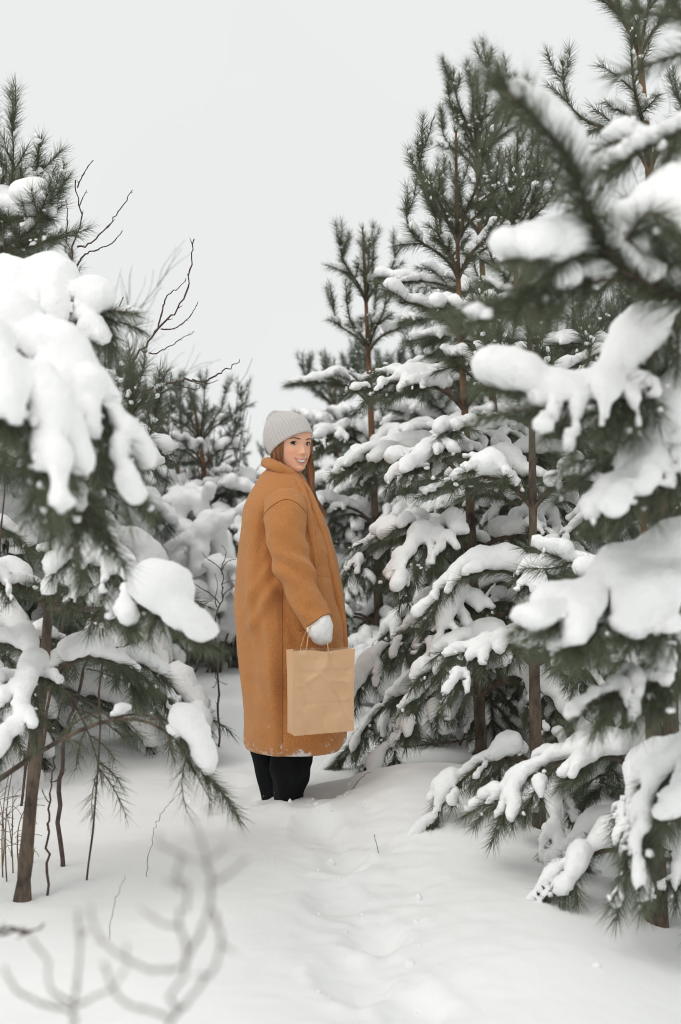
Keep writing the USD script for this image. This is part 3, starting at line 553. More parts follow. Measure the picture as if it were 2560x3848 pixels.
def snowy_bush(label, loc, h, rng, arcs, r):
    t = thing('snowy_bush', label, 'bush', loc); C, Rr = [], []
    for k in range(arcs):
        az = rng.uniform(0, 6.28); hd = np.array([math.cos(az), math.sin(az), 0]); hh = h * rng.uniform(0.55, 1.0); w = h * rng.uniform(0.25, 0.5)
        c = curve([[rng.normal(0, .06), rng.normal(0, .06), -0.05], hd * w * 0.25 + UP * hh * 0.6, hd * w * 0.7 + UP * hh, hd * w * 1.15 + UP * hh * rng.uniform(0.45, 0.9)], 26)
        part('stem', tube(c, np.linspace(0.01, 0.003, 26), 5, cap=False), 'twig', t)
        for _ in range(3):
            j = rng.integers(9, 24); d = unit(rng.normal(size=3) + hd * 0.5 + UP * 0.3) * h * rng.uniform(0.12, 0.3)
            part('branch', tube(curve([c[j], c[j] + d * 0.5 + UP * 0.02, c[j] + d - UP * 0.02], 8), np.linspace(0.004, 0.0018, 8), 4, cap=False), 'twig', t)
            q = curve([c[j], c[j] + d * 0.5 + UP * 0.02, c[j] + d - UP * 0.02], 8); C.append(q); Rr.append(r * rng.uniform(0.35, 0.7, 8))
        u = np.linspace(0, 1, 26); w_ = meshkit.noise(c * 7 + 13 * k, 4)
        C.append(c[10:]); Rr.append((r * (0.55 + 0.8 * w_) * np.where(w_ < 0.22, 0, 1))[10:])
    C, Rr = np.vstack(C), np.concatenate(Rr)
    part('snow', snow_blob(C + UP * Rr[:, None] * 0.55, Rr, h=0.035, seed=int(rng.integers(99)), rough=0.016), 'snow', t, kind='stuff')
bl = ['snow heaped bush nearest the back of the coat', 'snow heaped bush at the foot of the small background pine', 'low rounded snowy bush left of the background pine', 'snowy bush beyond the birch stem', 'snow covered scrub in the gap behind the left boughs', 'low snow mound of scrub between the small pine and the coat']
for i, (x, d, h, sn) in enumerate(((535, 11.2, 1.35, .085), (470, 11.6, 1.1, .09), (415, 12.2, 1.0, .09), (330, 12.6, 1.3, .085), (270, 11.5, 1.2, .085), (500, 10.9, 0.85, .08))):
    snowy_bush(bl[i], base(x, d), h, R_(200 + i), 11, sn)
for i, (x, d, h) in enumerate(((375, 12.4, 2.1), (320, 12.8, 2.3), (430, 13.0, 1.9), (505, 12.8, 1.8))):
    bush(['tangle of brown twigs behind the birch stem', 'tall brown thicket half hidden by the left boughs', 'brown twigs round the small background pine', 'thin brown scrub behind the coat'][i], base(x, d), h, R_(220 + i), 7, 2, 0.011, 'twig')
for i, (x, d, h) in enumerate(((60, 17, 3.9), (130, 18, 3.7), (1550, 15, 5.6), (-30, 16, 4.2), (1500, 17, 5.2))):
    bush('pale bare birch crown far behind the pines', base(x, d), h, R_(240 + i), 3, 3, 0.022, 'twig_grey', name='birch_tree', cat='birch tree', group='far bare birches', spread=0.42)
for i, (x, d, h, sn) in enumerate(((870, 9.3, 0.5, .05), (905, 8.6, 0.55, .05), (950, 8.8, .6, .05), (1000, 7.6, .45, .05))):
    bush(['twiggy undergrowth at the foot of the pine trunks behind the bag', 'low snow dusted scrub beyond the bag', 'low scrub under the drooping boughs right of the bag', 'small snowy scrub nearest the path right of the bag'][i], base(x, d), h, R_(260 + i), 6, 2, 0.007, 'twig', sn, hh=0.022)
rr = R_(400)
spots = [(560, 19, 0.72), (610, 20, 0.7), (660, 18, 0.85), (725, 15.5, 0.95), (775, 15.5, 1.2), (900, 13, 1.1), (980, 12, 1.1), (1060, 11, 1.1), (1150, 12, 1.1), (1230, 11, 1.1), (1330, 10, 1.1), (1400, 11, 1.1), (1480, 9.5, 1.1), (1560, 9, 1.1), (1650, 8, 1.1), (270, 15, 1.05), (200, 14, 1.15), (120, 12, 1.2), (60, 10.5, 1.25), (-20, 9, 1.2), (410, 15, 0.95), (505, 16, 0.9), (365, 16, 1.05), (-100, 7.2, 1.2)]
for i, (x, d, s) in enumerate(spots):
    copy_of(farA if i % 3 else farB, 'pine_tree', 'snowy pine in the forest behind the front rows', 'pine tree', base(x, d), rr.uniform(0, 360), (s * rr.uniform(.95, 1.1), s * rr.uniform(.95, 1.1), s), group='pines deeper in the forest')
# ------------------------------------------------------------------ the person
mat('coat_body', {'g': ('texture_coordinate', {}), 'n': ('noise_texture', {'scale': 190.0, 'detail': 3.0}), 'r': ('rgb_ramp', {'ramp': [(0.3, (0.46, 0.185, 0.056)), (0.7, (0.61, 0.262, 0.092))]}),
    'n2': ('noise_texture', {'scale': 230.0, 'detail': 4.0}), 'b': ('bump', {'strength': 0.8, 'distance': 0.008}),
    's': ('separate_xyz', {}), 'mr': ('map_range', {'from_min': 0.22, 'from_max': 0.40, 'to_min': 0.16, 'to_max': 0.0, 'clamp': True}),
    'n3': ('noise_texture', {'scale': 14.0, 'detail': 8.0, 'roughness': 0.75}), 'ad': ('math', {'math_type': 'add'}), 'mk': ('map_range', {'from_min': 0.66, 'from_max': 0.74, 'clamp': True}),
    'mx': ('mix_color', {'b': (0.82, 0.82, 0.82)}),
    'p': ('principled_bsdf', {'roughness': 0.95, 'specular_ior_level': 0.08, 'sheen_weight': 0.4, 'sheen_tint': (1.0, 0.8, 0.6)})},
    [('g.object', 'n.vector'), ('g.object', 'n2.vector'), ('g.object', 'n3.vector'), ('g.object', 's.vector'), ('n.fac', 'r.fac'), ('s.z', 'mr.value'), ('n3.fac', 'ad.value1'), ('mr.result', 'ad.value2'), ('ad.value', 'mk.value'),
     ('mk.result', 'mx.fac'), ('r.color', 'mx.a'), ('mx.result', 'p.base_color'), ('n2.fac', 'b.height'), ('b.normal', 'p.normal')])
mat('trouser_cloth', {'g': ('texture_coordinate', {}), 's': ('separate_xyz', {}), 'n': ('noise_texture', {'scale': 38.0, 'detail': 9.0, 'roughness': 0.8}), 'mr': ('map_range', {'from_min': 0.03, 'from_max': 0.13, 'to_min': 0.11, 'to_max': 0.0, 'clamp': True}),
    'ad': ('math', {'math_type': 'add'}), 'mk': ('map_range', {'from_min': 0.70, 'from_max': 0.76, 'clamp': True}), 'mx': ('mix_color', {'a': (0.008, 0.009, 0.0095), 'b': (0.8, 0.81, 0.82)}), 'n2': ('noise_texture', {'scale': 300.0}), 'b': ('bump', {'strength': 0.4, 'distance': 0.003}),
    'p': ('principled_bsdf', {'roughness': 0.9, 'specular_ior_level': 0.15})}, [('g.object', 'n.vector'), ('g.object', 'n2.vector'), ('g.object', 's.vector'), ('s.z', 'mr.value'), ('n.fac', 'ad.value1'), ('mr.result', 'ad.value2'), ('ad.value', 'mk.value'), ('mk.result', 'mx.fac'), ('mx.result', 'p.base_color'), ('n2.fac', 'b.height'), ('b.normal', 'p.normal')])
two_tone('knit', (0.555, 0.52, 0.505), (0.59, 0.555, 0.54), 240, rough=0.95, bump=0.5, bscale=420, spec=0.1, dist=0.003, sheen_weight=0.25)
two_tone('mitten_wool', (0.90, 0.89, 0.88), (0.94, 0.93, 0.92), 120, rough=1.0, bump=0.7, bscale=260, spec=0.05, dist=0.006, sheen_weight=0.3)
two_tone('hair_auburn', (0.11, 0.045, 0.018), (0.32, 0.135, 0.05), 60, rough=0.42, spec=0.5, stretch=(1, 1, 0.12))
two_tone('paper', (0.69, 0.43, 0.25), (0.745, 0.48, 0.29), 5, rough=0.7, bump=0.12, bscale=70, spec=0.25, dist=0.003)
two_tone('paper_cord', (0.56, 0.34, 0.16), (0.66, 0.42, 0.22), 90, rough=0.75, bump=0.4, bscale=300, dist=0.001)
mat('skin', {'a': ('attribute', {'attribute': 'tint'}), 'p': ('principled_bsdf', {'roughness': 0.48, 'specular_ior_level': 0.35, 'subsurface_weight': 0.2, 'subsurface_radius': (1.0, 0.35, 0.2), 'subsurface_scale': 0.006})}, [('a.color', 'p.base_color')])
def plain(name, c, rough=0.5, **k): mat(name, {'p': ('principled_bsdf', {'base_color': c, 'roughness': rough, **k})}, [])
plain('lip', (0.60, 0.24, 0.19), 0.4); plain('teeth', (0.93, 0.91, 0.88), 0.25); plain('eye_white', (0.72, 0.70, 0.68), 0.12)
plain('iris', (0.035, 0.02, 0.012), 0.12); plain('lash', (0.008, 0.006, 0.005), 0.6); plain('brow', (0.07, 0.038, 0.026), 0.8); plain('mouth_inside', (0.06, 0.015, 0.012), 0.6)

person = thing('person', 'person in long camel fleece coat and grey knit hat, smiling back over the shoulder', 'person', (PX, PY, 0.0))
PO = np.array([PX, PY, 0.0])
def pp(name, mesh, m, parent=None, **k):
    return part(name, (np.asarray(mesh[0], float) - PO, mesh[1]), m, parent or person, **k)

# --- coat: rows down the picture, left and right outline
CL = np.array([(1752, 1012), (1766, 1000), (1784, 979), (1823, 958), (1859, 936), (1901, 919), (1944, 914), (1994, 908), (2051, 901), (2123, 894), (2194, 888), (2276, 885), (2353, 889), (2437, 897), (2543, 909), (2658, 918), (2734, 918), (2784, 917), (2797, 922)], float)
CR = np.array([(1752, 1118), (1794, 1146), (1823, 1160), (1859, 1181), (1905, 1202), (1944, 1222), (1998, 1240), (2069, 1258), (2141, 1272), (2194, 1283), (2248, 1291), (2353, 1304), (2437, 1307), (2600, 1308), (2753, 1304), (2780, 1300), (2797, 1285)], float)
CB = np.array([(1752, .065), (1775, .10), (1800, .135), (1840, .18), (1880, .21), (1950, .228), (2100, .236), (2400, .25), (2760, .258), (2797, .25)], float)
def coat_row(y):
    l, r, b = np.interp(y, *CL.T), np.interp(y, *CR.T), np.interp(y, *CB.T)
    return (l + r) / 2, (r - l) / 2, b
def on_coat(x, y, out=0.0):
    """The near surface of the coat at a picture point, moved out towards the viewer."""
    c, a, b = coat_row(y); d = 6.0
    for _ in range(4):
        X = (x - 1280) * KS * d; t = np.clip((X - (c - 1280) * KS * 6) / (a * KS * 6), -1, 1)
        d = 6.0 - b * (1 - abs(t) ** 2.4) ** (1 / 2.4)
    return S(x, y, d - out)
ys = np.r_[np.linspace(1752, 1900, 28), np.linspace(1906, 2760, 120), np.linspace(2764, 2797, 10)]
NA = 160; th = np.arange(NA) * 2 * np.pi / NA
rows = []
for y in ys:
    c, a, b = coat_row(y)
    ct, st = np.cos(th), np.sin(th)
    ex = np.sign(ct) * np.abs(ct) ** (2 / 2.4); ey = np.sign(st) * np.abs(st) ** (2 / 2.4)
    X = (c - 1280) * KS * 6 + a * KS * 6 * ex; Yv = 6.0 + b * ey
    Z = np.full(NA, CAM_Z + (1924 - y) * KS * 6.0)
    p = np.stack([X, Yv, Z], 1); n = unit(np.stack([ct / a, st / (b / KS / 6), 0 * ct], 1))
    k = np.clip((y - 1790) / 200, 0, 1)
    fold = 0.034 * (meshkit.noise(np.stack([p[:, 0] * 11, p[:, 1] * 11, p[:, 2] * 1.9], 1), 4) - 0.5) + 0.022 * (meshkit.noise(np.stack([p[:, 0] * 9 + p[:, 2] * 7, p[:, 1] * 10, p[:, 2] * 9 - p[:, 0] * 3], 1), 8) - 0.5)
    fold += 0.005 * (meshkit.noise(p * 34, 2) - 0.5)
    edge = 1 - np.abs(ct) ** 8 * 0.7
    # the side seam, and a diagonal pull from the arm down to the back
    sx = (1062 - 1280) * KS * 5.75
    near = np.clip(-st, 0, 1)
    fold -= 0.009 * np.exp(-((X - sx) / 0.008) ** 2) * near * np.clip((y - 2150) / 120, 0, 1)
    fold += 0.007 * np.exp(-((X - sx + 0.03) / 0.022) ** 2) * near * np.clip((y - 2150) / 120, 0, 1)
    for x0, x1, y0, y1, am, w in ((930, 1010, 2260, 2120, 0.012, 0.020), (955, 1045, 2330, 2180, 0.018, 0.022), (998, 1050, 1960, 2230, -0.030, 0.030), (1050, 1110, 2230, 2380, -0.018, 0.024), (1000, 1030, 2250, 2560, 0.014, 0.022), (940, 936, 2300, 1960, 0.012, 0.018), (975, 1000, 2050, 1905, -0.010, 0.014), (950, 962, 2400, 2000, 0.008, 0.016)):
        if min(y0, y1) - 60 < y < max(y0, y1) + 60:
            xx = (x0 + (x1 - x0) * (y - y0) / (y1 - y0) - 1280) * KS * 5.8
            fold += am * np.exp(-((X - xx) / w) ** 2) * near * np.exp(-max(0, abs(y - (y0 + y1) / 2) - abs(y1 - y0) / 2) ** 2 / 900)
    rows.append(p + n * (fold * edge * k)[:, None])
last = rows[-1]; cen = last.mean(0)
for s, dz in ((0.985, -0.008), (0.95, -0.011), (0.90, -0.004), (0.89, 0.06)):
    rows.append(cen + (last - cen) * [s, s, 1] + [0, 0, dz])
cv = np.vstack(rows); cf = grid_faces(len(rows), NA)
nb = len(cv); cv = np.vstack([cv, rows[0].mean(0), rows[-1].mean(0)])
k = np.arange(NA); e = (len(rows) - 1) * NA
cf = np.vstack([cf, np.stack([np.full(NA, nb), (k + 1) % NA, k], 1), np.stack([np.full(NA, nb + 1), e + k, e + (k + 1) % NA], 1)])[:, ::-1]
coat = pp('coat', (cv, cf), 'coat_body')
def fuzz(m, amp=0.004, seed=0, sc=30):
    v, f = m; n = trimesh.Trimesh(v, f, process=False).vertex_normals
    return v + n * (amp * 2 * (meshkit.noise(v * sc, seed) - 0.5) + amp * 1.2 * (meshkit.noise(v * sc * 2.3, seed + 1) - 0.5))[:, None], f

def sleeve_mesh(pts, d, wr, seed):
    c = curve([S(x, y, q) for (x, y), q in zip(pts, d)], 80); r = np.interp(np.linspace(0, 1, 80), np.linspace(0, 1, len(wr)), wr)
    s = np.linspace(0, 1, 80)
    r = r * np.minimum(1, np.sqrt(np.clip(s / 0.05 + 0.04, 0, 1)))
    rr = np.r_[r, r[-1] * 0.97, r[-1] * 0.86, r[-1] * 0.84]; dirn = unit(c[-1] - c[-3])
    cc = np.vstack([c, c[-1] + dirn * 0.008, c[-1] + dirn * 0.006, c[-1] - dirn * 0.03])
    v, f = tube(cc, rr, 56, ry=rr * 0.92, cap=True)
    n = trimesh.Trimesh(v, f, process=False).vertex_normals
    t = np.repeat(np.r_[s, 1, 1, 1], 56); t = np.r_[t, 0, 1]
    wrk = 0.017 * np.sin(v[:, 2] * 70 + v[:, 0] * 45 + 3 * meshkit.noise(v * 6, seed)) * (meshkit.noise(v * 9, seed + 2) - 0.25) * np.clip((t - 0.15) * 4, 0, 1) * np.clip((1 - t) * 8, 0.2, 1)
    wrk += 0.016 * (meshkit.noise(v * 12, seed + 3) - 0.5) + 0.004 * (meshkit.noise(v * 36, seed + 4) - 0.5)
    return v + n * (wrk * np.clip(t * 10, 0, 1))[:, None], f
ARM = [(1066, 1866), (1074, 1930), (1077, 2010), (1086, 2065), (1104, 2134), (1128, 2200), (1155, 2258), (1176, 2300), (1196, 2334)]
pp('sleeve', sleeve_mesh(ARM, [5.842, 5.785, 5.755, 5.745, 5.73, 5.715, 5.70, 5.69, 5.68], [.080, .090, .086, .079, .076, .073, .069, .065, .063], 40), 'coat_body', coat)
pp('sleeve', sleeve_mesh([(1066, 1858), (1074, 1930), (1080, 2010), (1090, 2065), (1102, 2134), (1124, 2200), (1150, 2258), (1166, 2300), (1180, 2334)], [6.13, 6.2, 6.23, 6.24, 6.25, 6.26, 6.26, 6.26, 6.25], [.080, .090, .086, .079, .076, .073, .069, .065, .063], 41), 'coat_body', coat)
# collar, open to the front
ang = np.radians(np.linspace(-38, -38 + 285, 60))       # from the front near side, round the back, to the far front
ring = np.stack([np.cos(-ang), np.sin(-ang)], 1)
cc = S(1062, 1768, 6.0)
cz = np.interp(np.cos(ang), [-1, -0.2, 1], [0.034, 0.012, -0.036])
cp = np.stack([cc[0] + 0.068 * np.cos(ang), cc[1] + 0.092 * np.sin(ang) , cc[2] + cz], 1)
cp = cc + np.stack([0.068 * np.cos(-ang), -0.092 * np.sin(ang) * -1, cz], 1) if False else np.stack([cc[0] + 0.068 * np.cos(ang), cc[1] - 0.092 * np.sin(ang + 0.0) * 1.0, cc[2] + cz], 1)
cr = 0.021 * np.minimum(1, np.sqrt(np.linspace(0, 1, 60) * 9 + 0.15)) * np.minimum(1, np.sqrt((1 - np.linspace(0, 1, 60)) * 9 + 0.15))
pp('collar', fuzz(tube(cp, cr, 20, ry=cr * 1.15), 0.005, 7, 28), 'coat_body', coat)
# front edge roll and lapel roll lying on the coat
def roll(name, pts, r, out, seed):
    q = curve([on_coat(x, y, out) for x, y in pts], 60); s = np.linspace(0, 1, 60)
    rr = np.interp(s, np.linspace(0, 1, len(r)), r) * np.minimum(1, np.sqrt(s * 10 + 0.1)) * np.minimum(1, np.sqrt((1 - s) * 12 + 0.1))
    pp(name, fuzz(tube(q, rr, 16), 0.003, seed, 34), 'coat_body', coat)
roll('front_edge', [(1136, 1800), (1152, 1830), (1176, 1890), (1200, 1960), (1222, 2030), (1246, 2130), (1268, 2230), (1288, 2340), (1295, 2440), (1295, 2600), (1292, 2770)], [.014, .016, .016, .016, .014, .012], 0.004, 51)
roll('lapel', [(1112, 1802), (1134, 1840), (1152, 1900), (1166, 1980), (1178, 2060), (1186, 2130)], [.016, .018, .018, .015, .010], 0.0, 52)
# seams round the shoulder and down the side: crease shade painted as dark tubes
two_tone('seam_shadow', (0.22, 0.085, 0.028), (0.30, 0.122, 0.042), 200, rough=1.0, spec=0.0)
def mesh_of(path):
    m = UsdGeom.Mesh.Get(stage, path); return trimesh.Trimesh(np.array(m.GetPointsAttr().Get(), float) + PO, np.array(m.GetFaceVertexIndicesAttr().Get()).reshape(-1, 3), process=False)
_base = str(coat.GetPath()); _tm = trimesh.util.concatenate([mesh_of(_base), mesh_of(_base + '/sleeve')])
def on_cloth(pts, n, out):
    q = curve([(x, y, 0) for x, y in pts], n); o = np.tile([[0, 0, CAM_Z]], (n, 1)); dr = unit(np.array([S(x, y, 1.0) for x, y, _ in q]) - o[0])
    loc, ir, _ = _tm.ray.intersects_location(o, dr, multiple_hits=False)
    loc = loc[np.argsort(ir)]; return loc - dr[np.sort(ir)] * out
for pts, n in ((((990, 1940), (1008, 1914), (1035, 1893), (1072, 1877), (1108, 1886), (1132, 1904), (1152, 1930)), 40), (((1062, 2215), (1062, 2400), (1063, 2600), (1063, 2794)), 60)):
    q = on_cloth(pts, n, 0.0004); part('seam_shade', (lambda m: (m[0] - PO, m[1]))(tube(q, 0.0017 if n == 40 else 0.0011, 6)), 'seam_shadow', coat)
# patch pocket behind the wrist
pk = [[on_coat(x + (2350 - y) * 0.02, y, 0.006 + 0.006 * min(1, min(i, 8 - i, j, 10 - j) / 1.2)) for i, x in enumerate(np.linspace(1112, 1240, 9))] for j, y in enumerate(np.linspace(2168, 2366, 11))]
pp('pocket', fuzz((np.array(pk).reshape(-1, 3), grid_faces(11, 9, closed=False)[:, ::-1]), 0.003, 53), 'coat_body', coat)

# --- trousers
def leg(pts, w, d, seed, n=60):
    c = curve([S(x, y, q) for (x, y), q in zip(pts, d)], n); r = np.interp(np.linspace(0, 1, n), np.linspace(0, 1, len(w)), w)
    v, f = tube(c, r, 40, ry=r * 1.0)
    nn = trimesh.Trimesh(v, f, process=False).vertex_normals
    return v + nn * (0.016 * (meshkit.noise(np.stack([v[:, 0] * 26 + v[:, 2] * 6, v[:, 1] * 26, v[:, 2] * 5], 1), seed) - 0.5) * 1.9 + 0.012 * (meshkit.noise(v * 20, seed + 1) - 0.5))[:, None], f
trousers = pp('trouser_leg', leg([(1092, 2600), (1096, 2803), (1090, 2890), (1083, 2960), (1081, 3005), (1090, 3120)], [.095, .094, .089, .071, .058, .05], [5.94, 5.93, 5.92, 5.92, 5.92, 5.92], 61), 'trouser_cloth')
pp('trouser_leg', leg([(1010, 2600), (1004, 2803), (1012, 2890), (1024, 2960), (1030, 3020), (1034, 3120)], [.075, .075, .066, .050, .045, .042], [6.10, 6.10, 6.10, 6.10, 6.10, 6.10], 62), 'trouser_cloth')
# --- head and body
YAW = math.radians(34)
Fv = unit([math.sin(YAW), -math.cos(YAW), -0.03]); Rv = unit(np.cross(UP, Fv)); Uv = np.cross(Fv, Rv)
roll_a = math.radians(1.0); Rv, Uv = Rv * math.cos(roll_a) - Uv * math.sin(roll_a), Uv * math.cos(roll_a) + Rv * math.sin(roll_a)
HC = S(1136, 1667, 5.91) - Fv * 0.086
HS = 1.03
def HW(s, u, f):
    """Head millimetres (to the viewer's right, up, forward) to the world."""
    return HC + HS * 0.001 * (np.multiply.outer(np.asarray(s, float), Rv) + np.multiply.outer(np.asarray(u, float), Uv) + np.multiply.outer(np.asarray(f, float), Fv))
UU = [-116, -112, -104, -96, -84, -66, -44, -22, 0, 22, 45, 70, 92, 108, 116]
WW = [8, 20, 32, 39, 47.5, 57.5, 65.5, 70.5, 72, 73.5, 74, 69, 54, 32, 6]
FF = [52, 70, 81, 84.5, 85, 87, 87, 86, 85, 90, 88, 79, 60, 36, 6]
BB = [-30, -10, 4, 14, 32, 58, 76, 87, 94, 97, 96, 88, 68, 40, 8]
from scipy.interpolate import PchipInterpolator
fW, fF, fB = PchipInterpolator(UU, WW), PchipInterpolator(UU, FF), PchipInterpolator(UU, BB)
gs = lambda s, u, cs, cu, ss, su: np.exp(-((s - cs) / ss) ** 2 - ((u - cu) / su) ** 2)
mouthc = lambda s: -71.0 + 0.0135 * s * s
def disp(s, u):
    a = np.abs(s)
    z = np.interp(u, [-50, -46, -42, -37, -30, -20, -10, 0, 8, 16], [0, 6, 16, 20.5, 18, 13, 8.5, 5, 3, 0]) * np.exp(-(s / np.interp(u, [-45, -36, -25, -10, 8], [11, 10.5, 9.5, 9, 10])) ** 2)
    z = z + 6.5 * gs(a, u, 11.5, -39, 5, 5.5) - 4.5 * gs(a, u, 6.5, -44.5, 3.0, 2.6) - 7.5 * gs(a, u, 31, 0, 16, 11) + 3.5 * gs(a, u, 30, 20, 20, 7)
    z = z + 6.5 * gs(a, u, 41, -34, 17, 15) + 5 * gs(s, u, 0, -62, 25, 14) + 7 * gs(s, u, 0, -100, 15, 10) - 3.5 * gs(s, u, 0, -86, 18, 5)
    ln = np.clip((u + 42) / -26.0, 0, 1); z = z - 2.2 * np.exp(-((a - (17 + 16 * ln)) / 4.0) ** 2) * np.exp(-((u + 56) / 13.0) ** 4)
    op = np.clip(1 - (s / 30.5) ** 2, 0, 1)
    z = z - 7 * np.exp(-((u - mouthc(s)) / (6.2 * op + 0.5)) ** 4) * np.sqrt(op)
    return z
def front(s, u):
    w, f = fW(u), fF(u)
    return f * np.clip(1 - np.abs(s / w) ** 2.25, 0, 1) ** (1 / 2.25) + disp(s, u)
us = np.r_[np.linspace(-116, -90, 22), np.linspace(-89, 28, 150), np.linspace(30, 116, 40)]
lon = np.arange(220) * 2 * np.pi / 220
hv = []
for u in us:
    w, f, b = fW(u), fF(u), fB(u)
    cs, sn_ = np.cos(lon), np.sin(lon); mid = (f - b) / 2 if u < -60 else 0.0
    m = 0.0 if u > -60 else np.interp(u, [-116, -60], [20, 0])
    ex = np.sign(sn_) * np.abs(sn_) ** (2 / 2.25); ey = np.sign(cs) * np.abs(cs) ** (2 / 2.25)
    s_ = w * ex; q = np.where(ey > 0, f * ey, b * ey)
    q = q + np.where(cs > 0, disp(s_, u) * np.clip(cs * 3, 0, 1), 0)
    hv.append(np.stack([s_, np.full(220, u), q], 1))
hv = np.vstack(hv); hf = grid_faces(len(us), 220); nb = len(hv); k = np.arange(220); e = (len(us) - 1) * 220
hv = np.vstack([hv, [[0, -117, 30]], [[0, 117, 0]]])
hf = np.vstack([hf, np.stack([np.full(220, nb), (k + 1) % 220, k], 1), np.stack([np.full(220, nb + 1), e + k, e + (k + 1) % 220], 1)])
hw = HW(hv[:, 0], hv[:, 1], hv[:, 2])
import manifold3d as m3
def man(v, f):
    t = trimesh.Trimesh(v, f, process=True)
    if t.volume < 0: t.invert()
    return m3.Manifold(m3.Mesh(np.asarray(t.vertices, np.float32), np.asarray(t.faces, np.uint32)))
def ball(p, r): return m3.Manifold.sphere(float(r), 28).translate([float(c) for c in p])
def bone(*pr): return m3.Manifold.batch_hull([ball(p, r) for p, r in pr])
neck0, neck1 = HW(0, -60, -12), S(1064, 1800, 6.0)
sh_n, sh_f = S(1068, 1900, 5.84), S(1068, 1900, 6.16)
hips = S(1080, 2380, 6.0)
arm_n = [S(x, y, q) for (x, y), q in zip(ARM[1::2], [5.80, 5.745, 5.715, 5.69])]
hand = S(1202, 2368, 5.672)
bones = [bone((neck0, 0.052), (neck1, 0.056)), bone((neck1, 0.06), (sh_n, 0.05), (sh_f, 0.05)), bone((sh_n, 0.06), (sh_f, 0.06), (hips + [0, -.08, 0], 0.1), (hips + [0, .08, 0], 0.1)),
         bone((sh_n, 0.05), (arm_n[1], 0.04)), bone((arm_n[1], 0.04), (arm_n[3], 0.028)), bone((arm_n[3], 0.027), (hand, 0.026)),
         bone((sh_f, 0.05), (S(1090, 2065, 6.24), 0.04)), bone((S(1090, 2065, 6.24), 0.04), (S(1180, 2334, 6.25), 0.028)), bone((S(1180, 2334, 6.25), 0.027), (S(1190, 2390, 6.25), 0.025)),
         bone((hips + [0, -.08, 0], 0.09), (S(1092, 2700, 5.93), 0.055)), bone((S(1092, 2700, 5.93), 0.055), (S(1092, 3040, 5.92), 0.03)),
         bone((hips + [0, .08, 0], 0.09), (S(1006, 2700, 6.10), 0.055)), bone((S(1006, 2700, 6.10), 0.055), (S(1030, 3040, 6.10), 0.028))]
fd = unit(S(1214, 2410, 5.672) - hand)
for sgn, hd, base_dir in ((1, hand, fd), (-1, S(1190, 2390, 6.25), np.array([0.2, 0, -1.0]))):
    sd = np.array([0.0, 1.0, 0.0]) * sgn
    for i_, ln in enumerate((0.030, 0.034, 0.032, 0.026)):
        b0 = hd + base_dir * 0.012 + sd * (0.013 * (i_ - 1.5)); b1 = b0 + base_dir * ln * 0.6; b2 = b1 + base_dir * ln * 0.2 + np.array([-0.022, 0, -0.002])
        bones += [bone((b0, .0085), (b1, .008)), bone((b1, .008), (b2, .0075))]
    bones.append(bone((hd - sd * 0.018, .010), (hd - sd * 0.026 + base_dir * 0.022 + np.array([-0.016, 0, 0]), .008)))
man_body = m3.Manifold.batch_boolean([man(hw, hf)] + bones, m3.OpType.Add)
mb = man_body.to_mesh(); bv, bf = np.asarray(mb.vert_properties)[:, :3].astype(float), np.asarray(mb.tri_verts)
q = (bv - HC) / (HS * 0.001); qs, qu, qf = q @ Rv, q @ Uv, q @ Fv
bl = np.clip(gs(np.abs(qs), qu, 42, -32, 20, 17) * 0.55 + gs(qs, qu, 0, -37, 10, 9) * 0.35, 0, 1)[:, None] * np.clip((qf - 10) / 40, 0, 1)[:, None]
tint = np.array([0.77, 0.43, 0.29]) * (1 - bl) + np.array([0.74, 0.29, 0.19]) * bl
body = pp('body', (bv, bf), 'skin', uvc=tint)

# facial features on the face's surface
def onface(s, u, out=0.0): s, u = np.asarray(s, float), np.asarray(u, float); return HW(s, u, front(s, u) + out)
sm = np.linspace(-32, 32, 45); op = 1 - (sm / 33) ** 2
face_smooth = lambda s, u: fF(u) * np.clip(1 - np.abs(s / fW(u)) ** 2.25, 0, 1) ** (1 / 2.25) + 5 * gs(s, u, 0, -62, 25, 14)
def lip(off, out): u = mouthc(sm) + off; return HW(sm, u, face_smooth(sm, u) + out)
pp('lip', tube(lip(6.4 * op + 0.6 + 1.0 * np.exp(-((np.abs(sm) - 6) / 4) ** 2), 0.2), (0.7 + 1.7 * op) * 1e-3, 12), 'lip', body)
pp('lip', tube(lip(-7.4 * op - 0.6, 0.4), (0.7 + 2.6 * op) * 1e-3, 12), 'lip', body)
tv = []
st_ = np.linspace(-27.5, 27.5, 85); ot = 1 - (st_ / 31) ** 2
for j, fr in enumerate(np.linspace(0, 1, 7)):
    u = mouthc(st_) + (6.2 * ot) - fr * (9.8 * ot - 0.9 * np.abs(np.sin(st_ * np.pi / 6.6)) ** 6 * 0 + 0.0)
    notch = 1.1 * np.abs(np.cos(st_ * np.pi / 7.0)) ** 14
    tv.append(HW(st_, u, face_smooth(st_, u) - 1.6 - notch - 0.02 * st_ ** 2 * 0.3))
pp('teeth', (np.vstack(tv), grid_faces(7, 85, closed=False)), 'teeth', body)
mv = [HW(st_, mouthc(st_) + k_ * 7.5 * ot, face_smooth(st_, mouthc(st_)) - 5.0) for k_ in np.linspace(1, -1, 5)]
pp('mouth', (np.vstack(mv), grid_faces(5, 85, closed=False)), 'mouth_inside', body)
look_at = unit(np.array([0, 0, CAM_Z + 0.15]) - HC); gz = np.array([look_at @ Rv, look_at @ Uv, look_at @ Fv]); gz = unit(gz * [0.85, 1, 1])
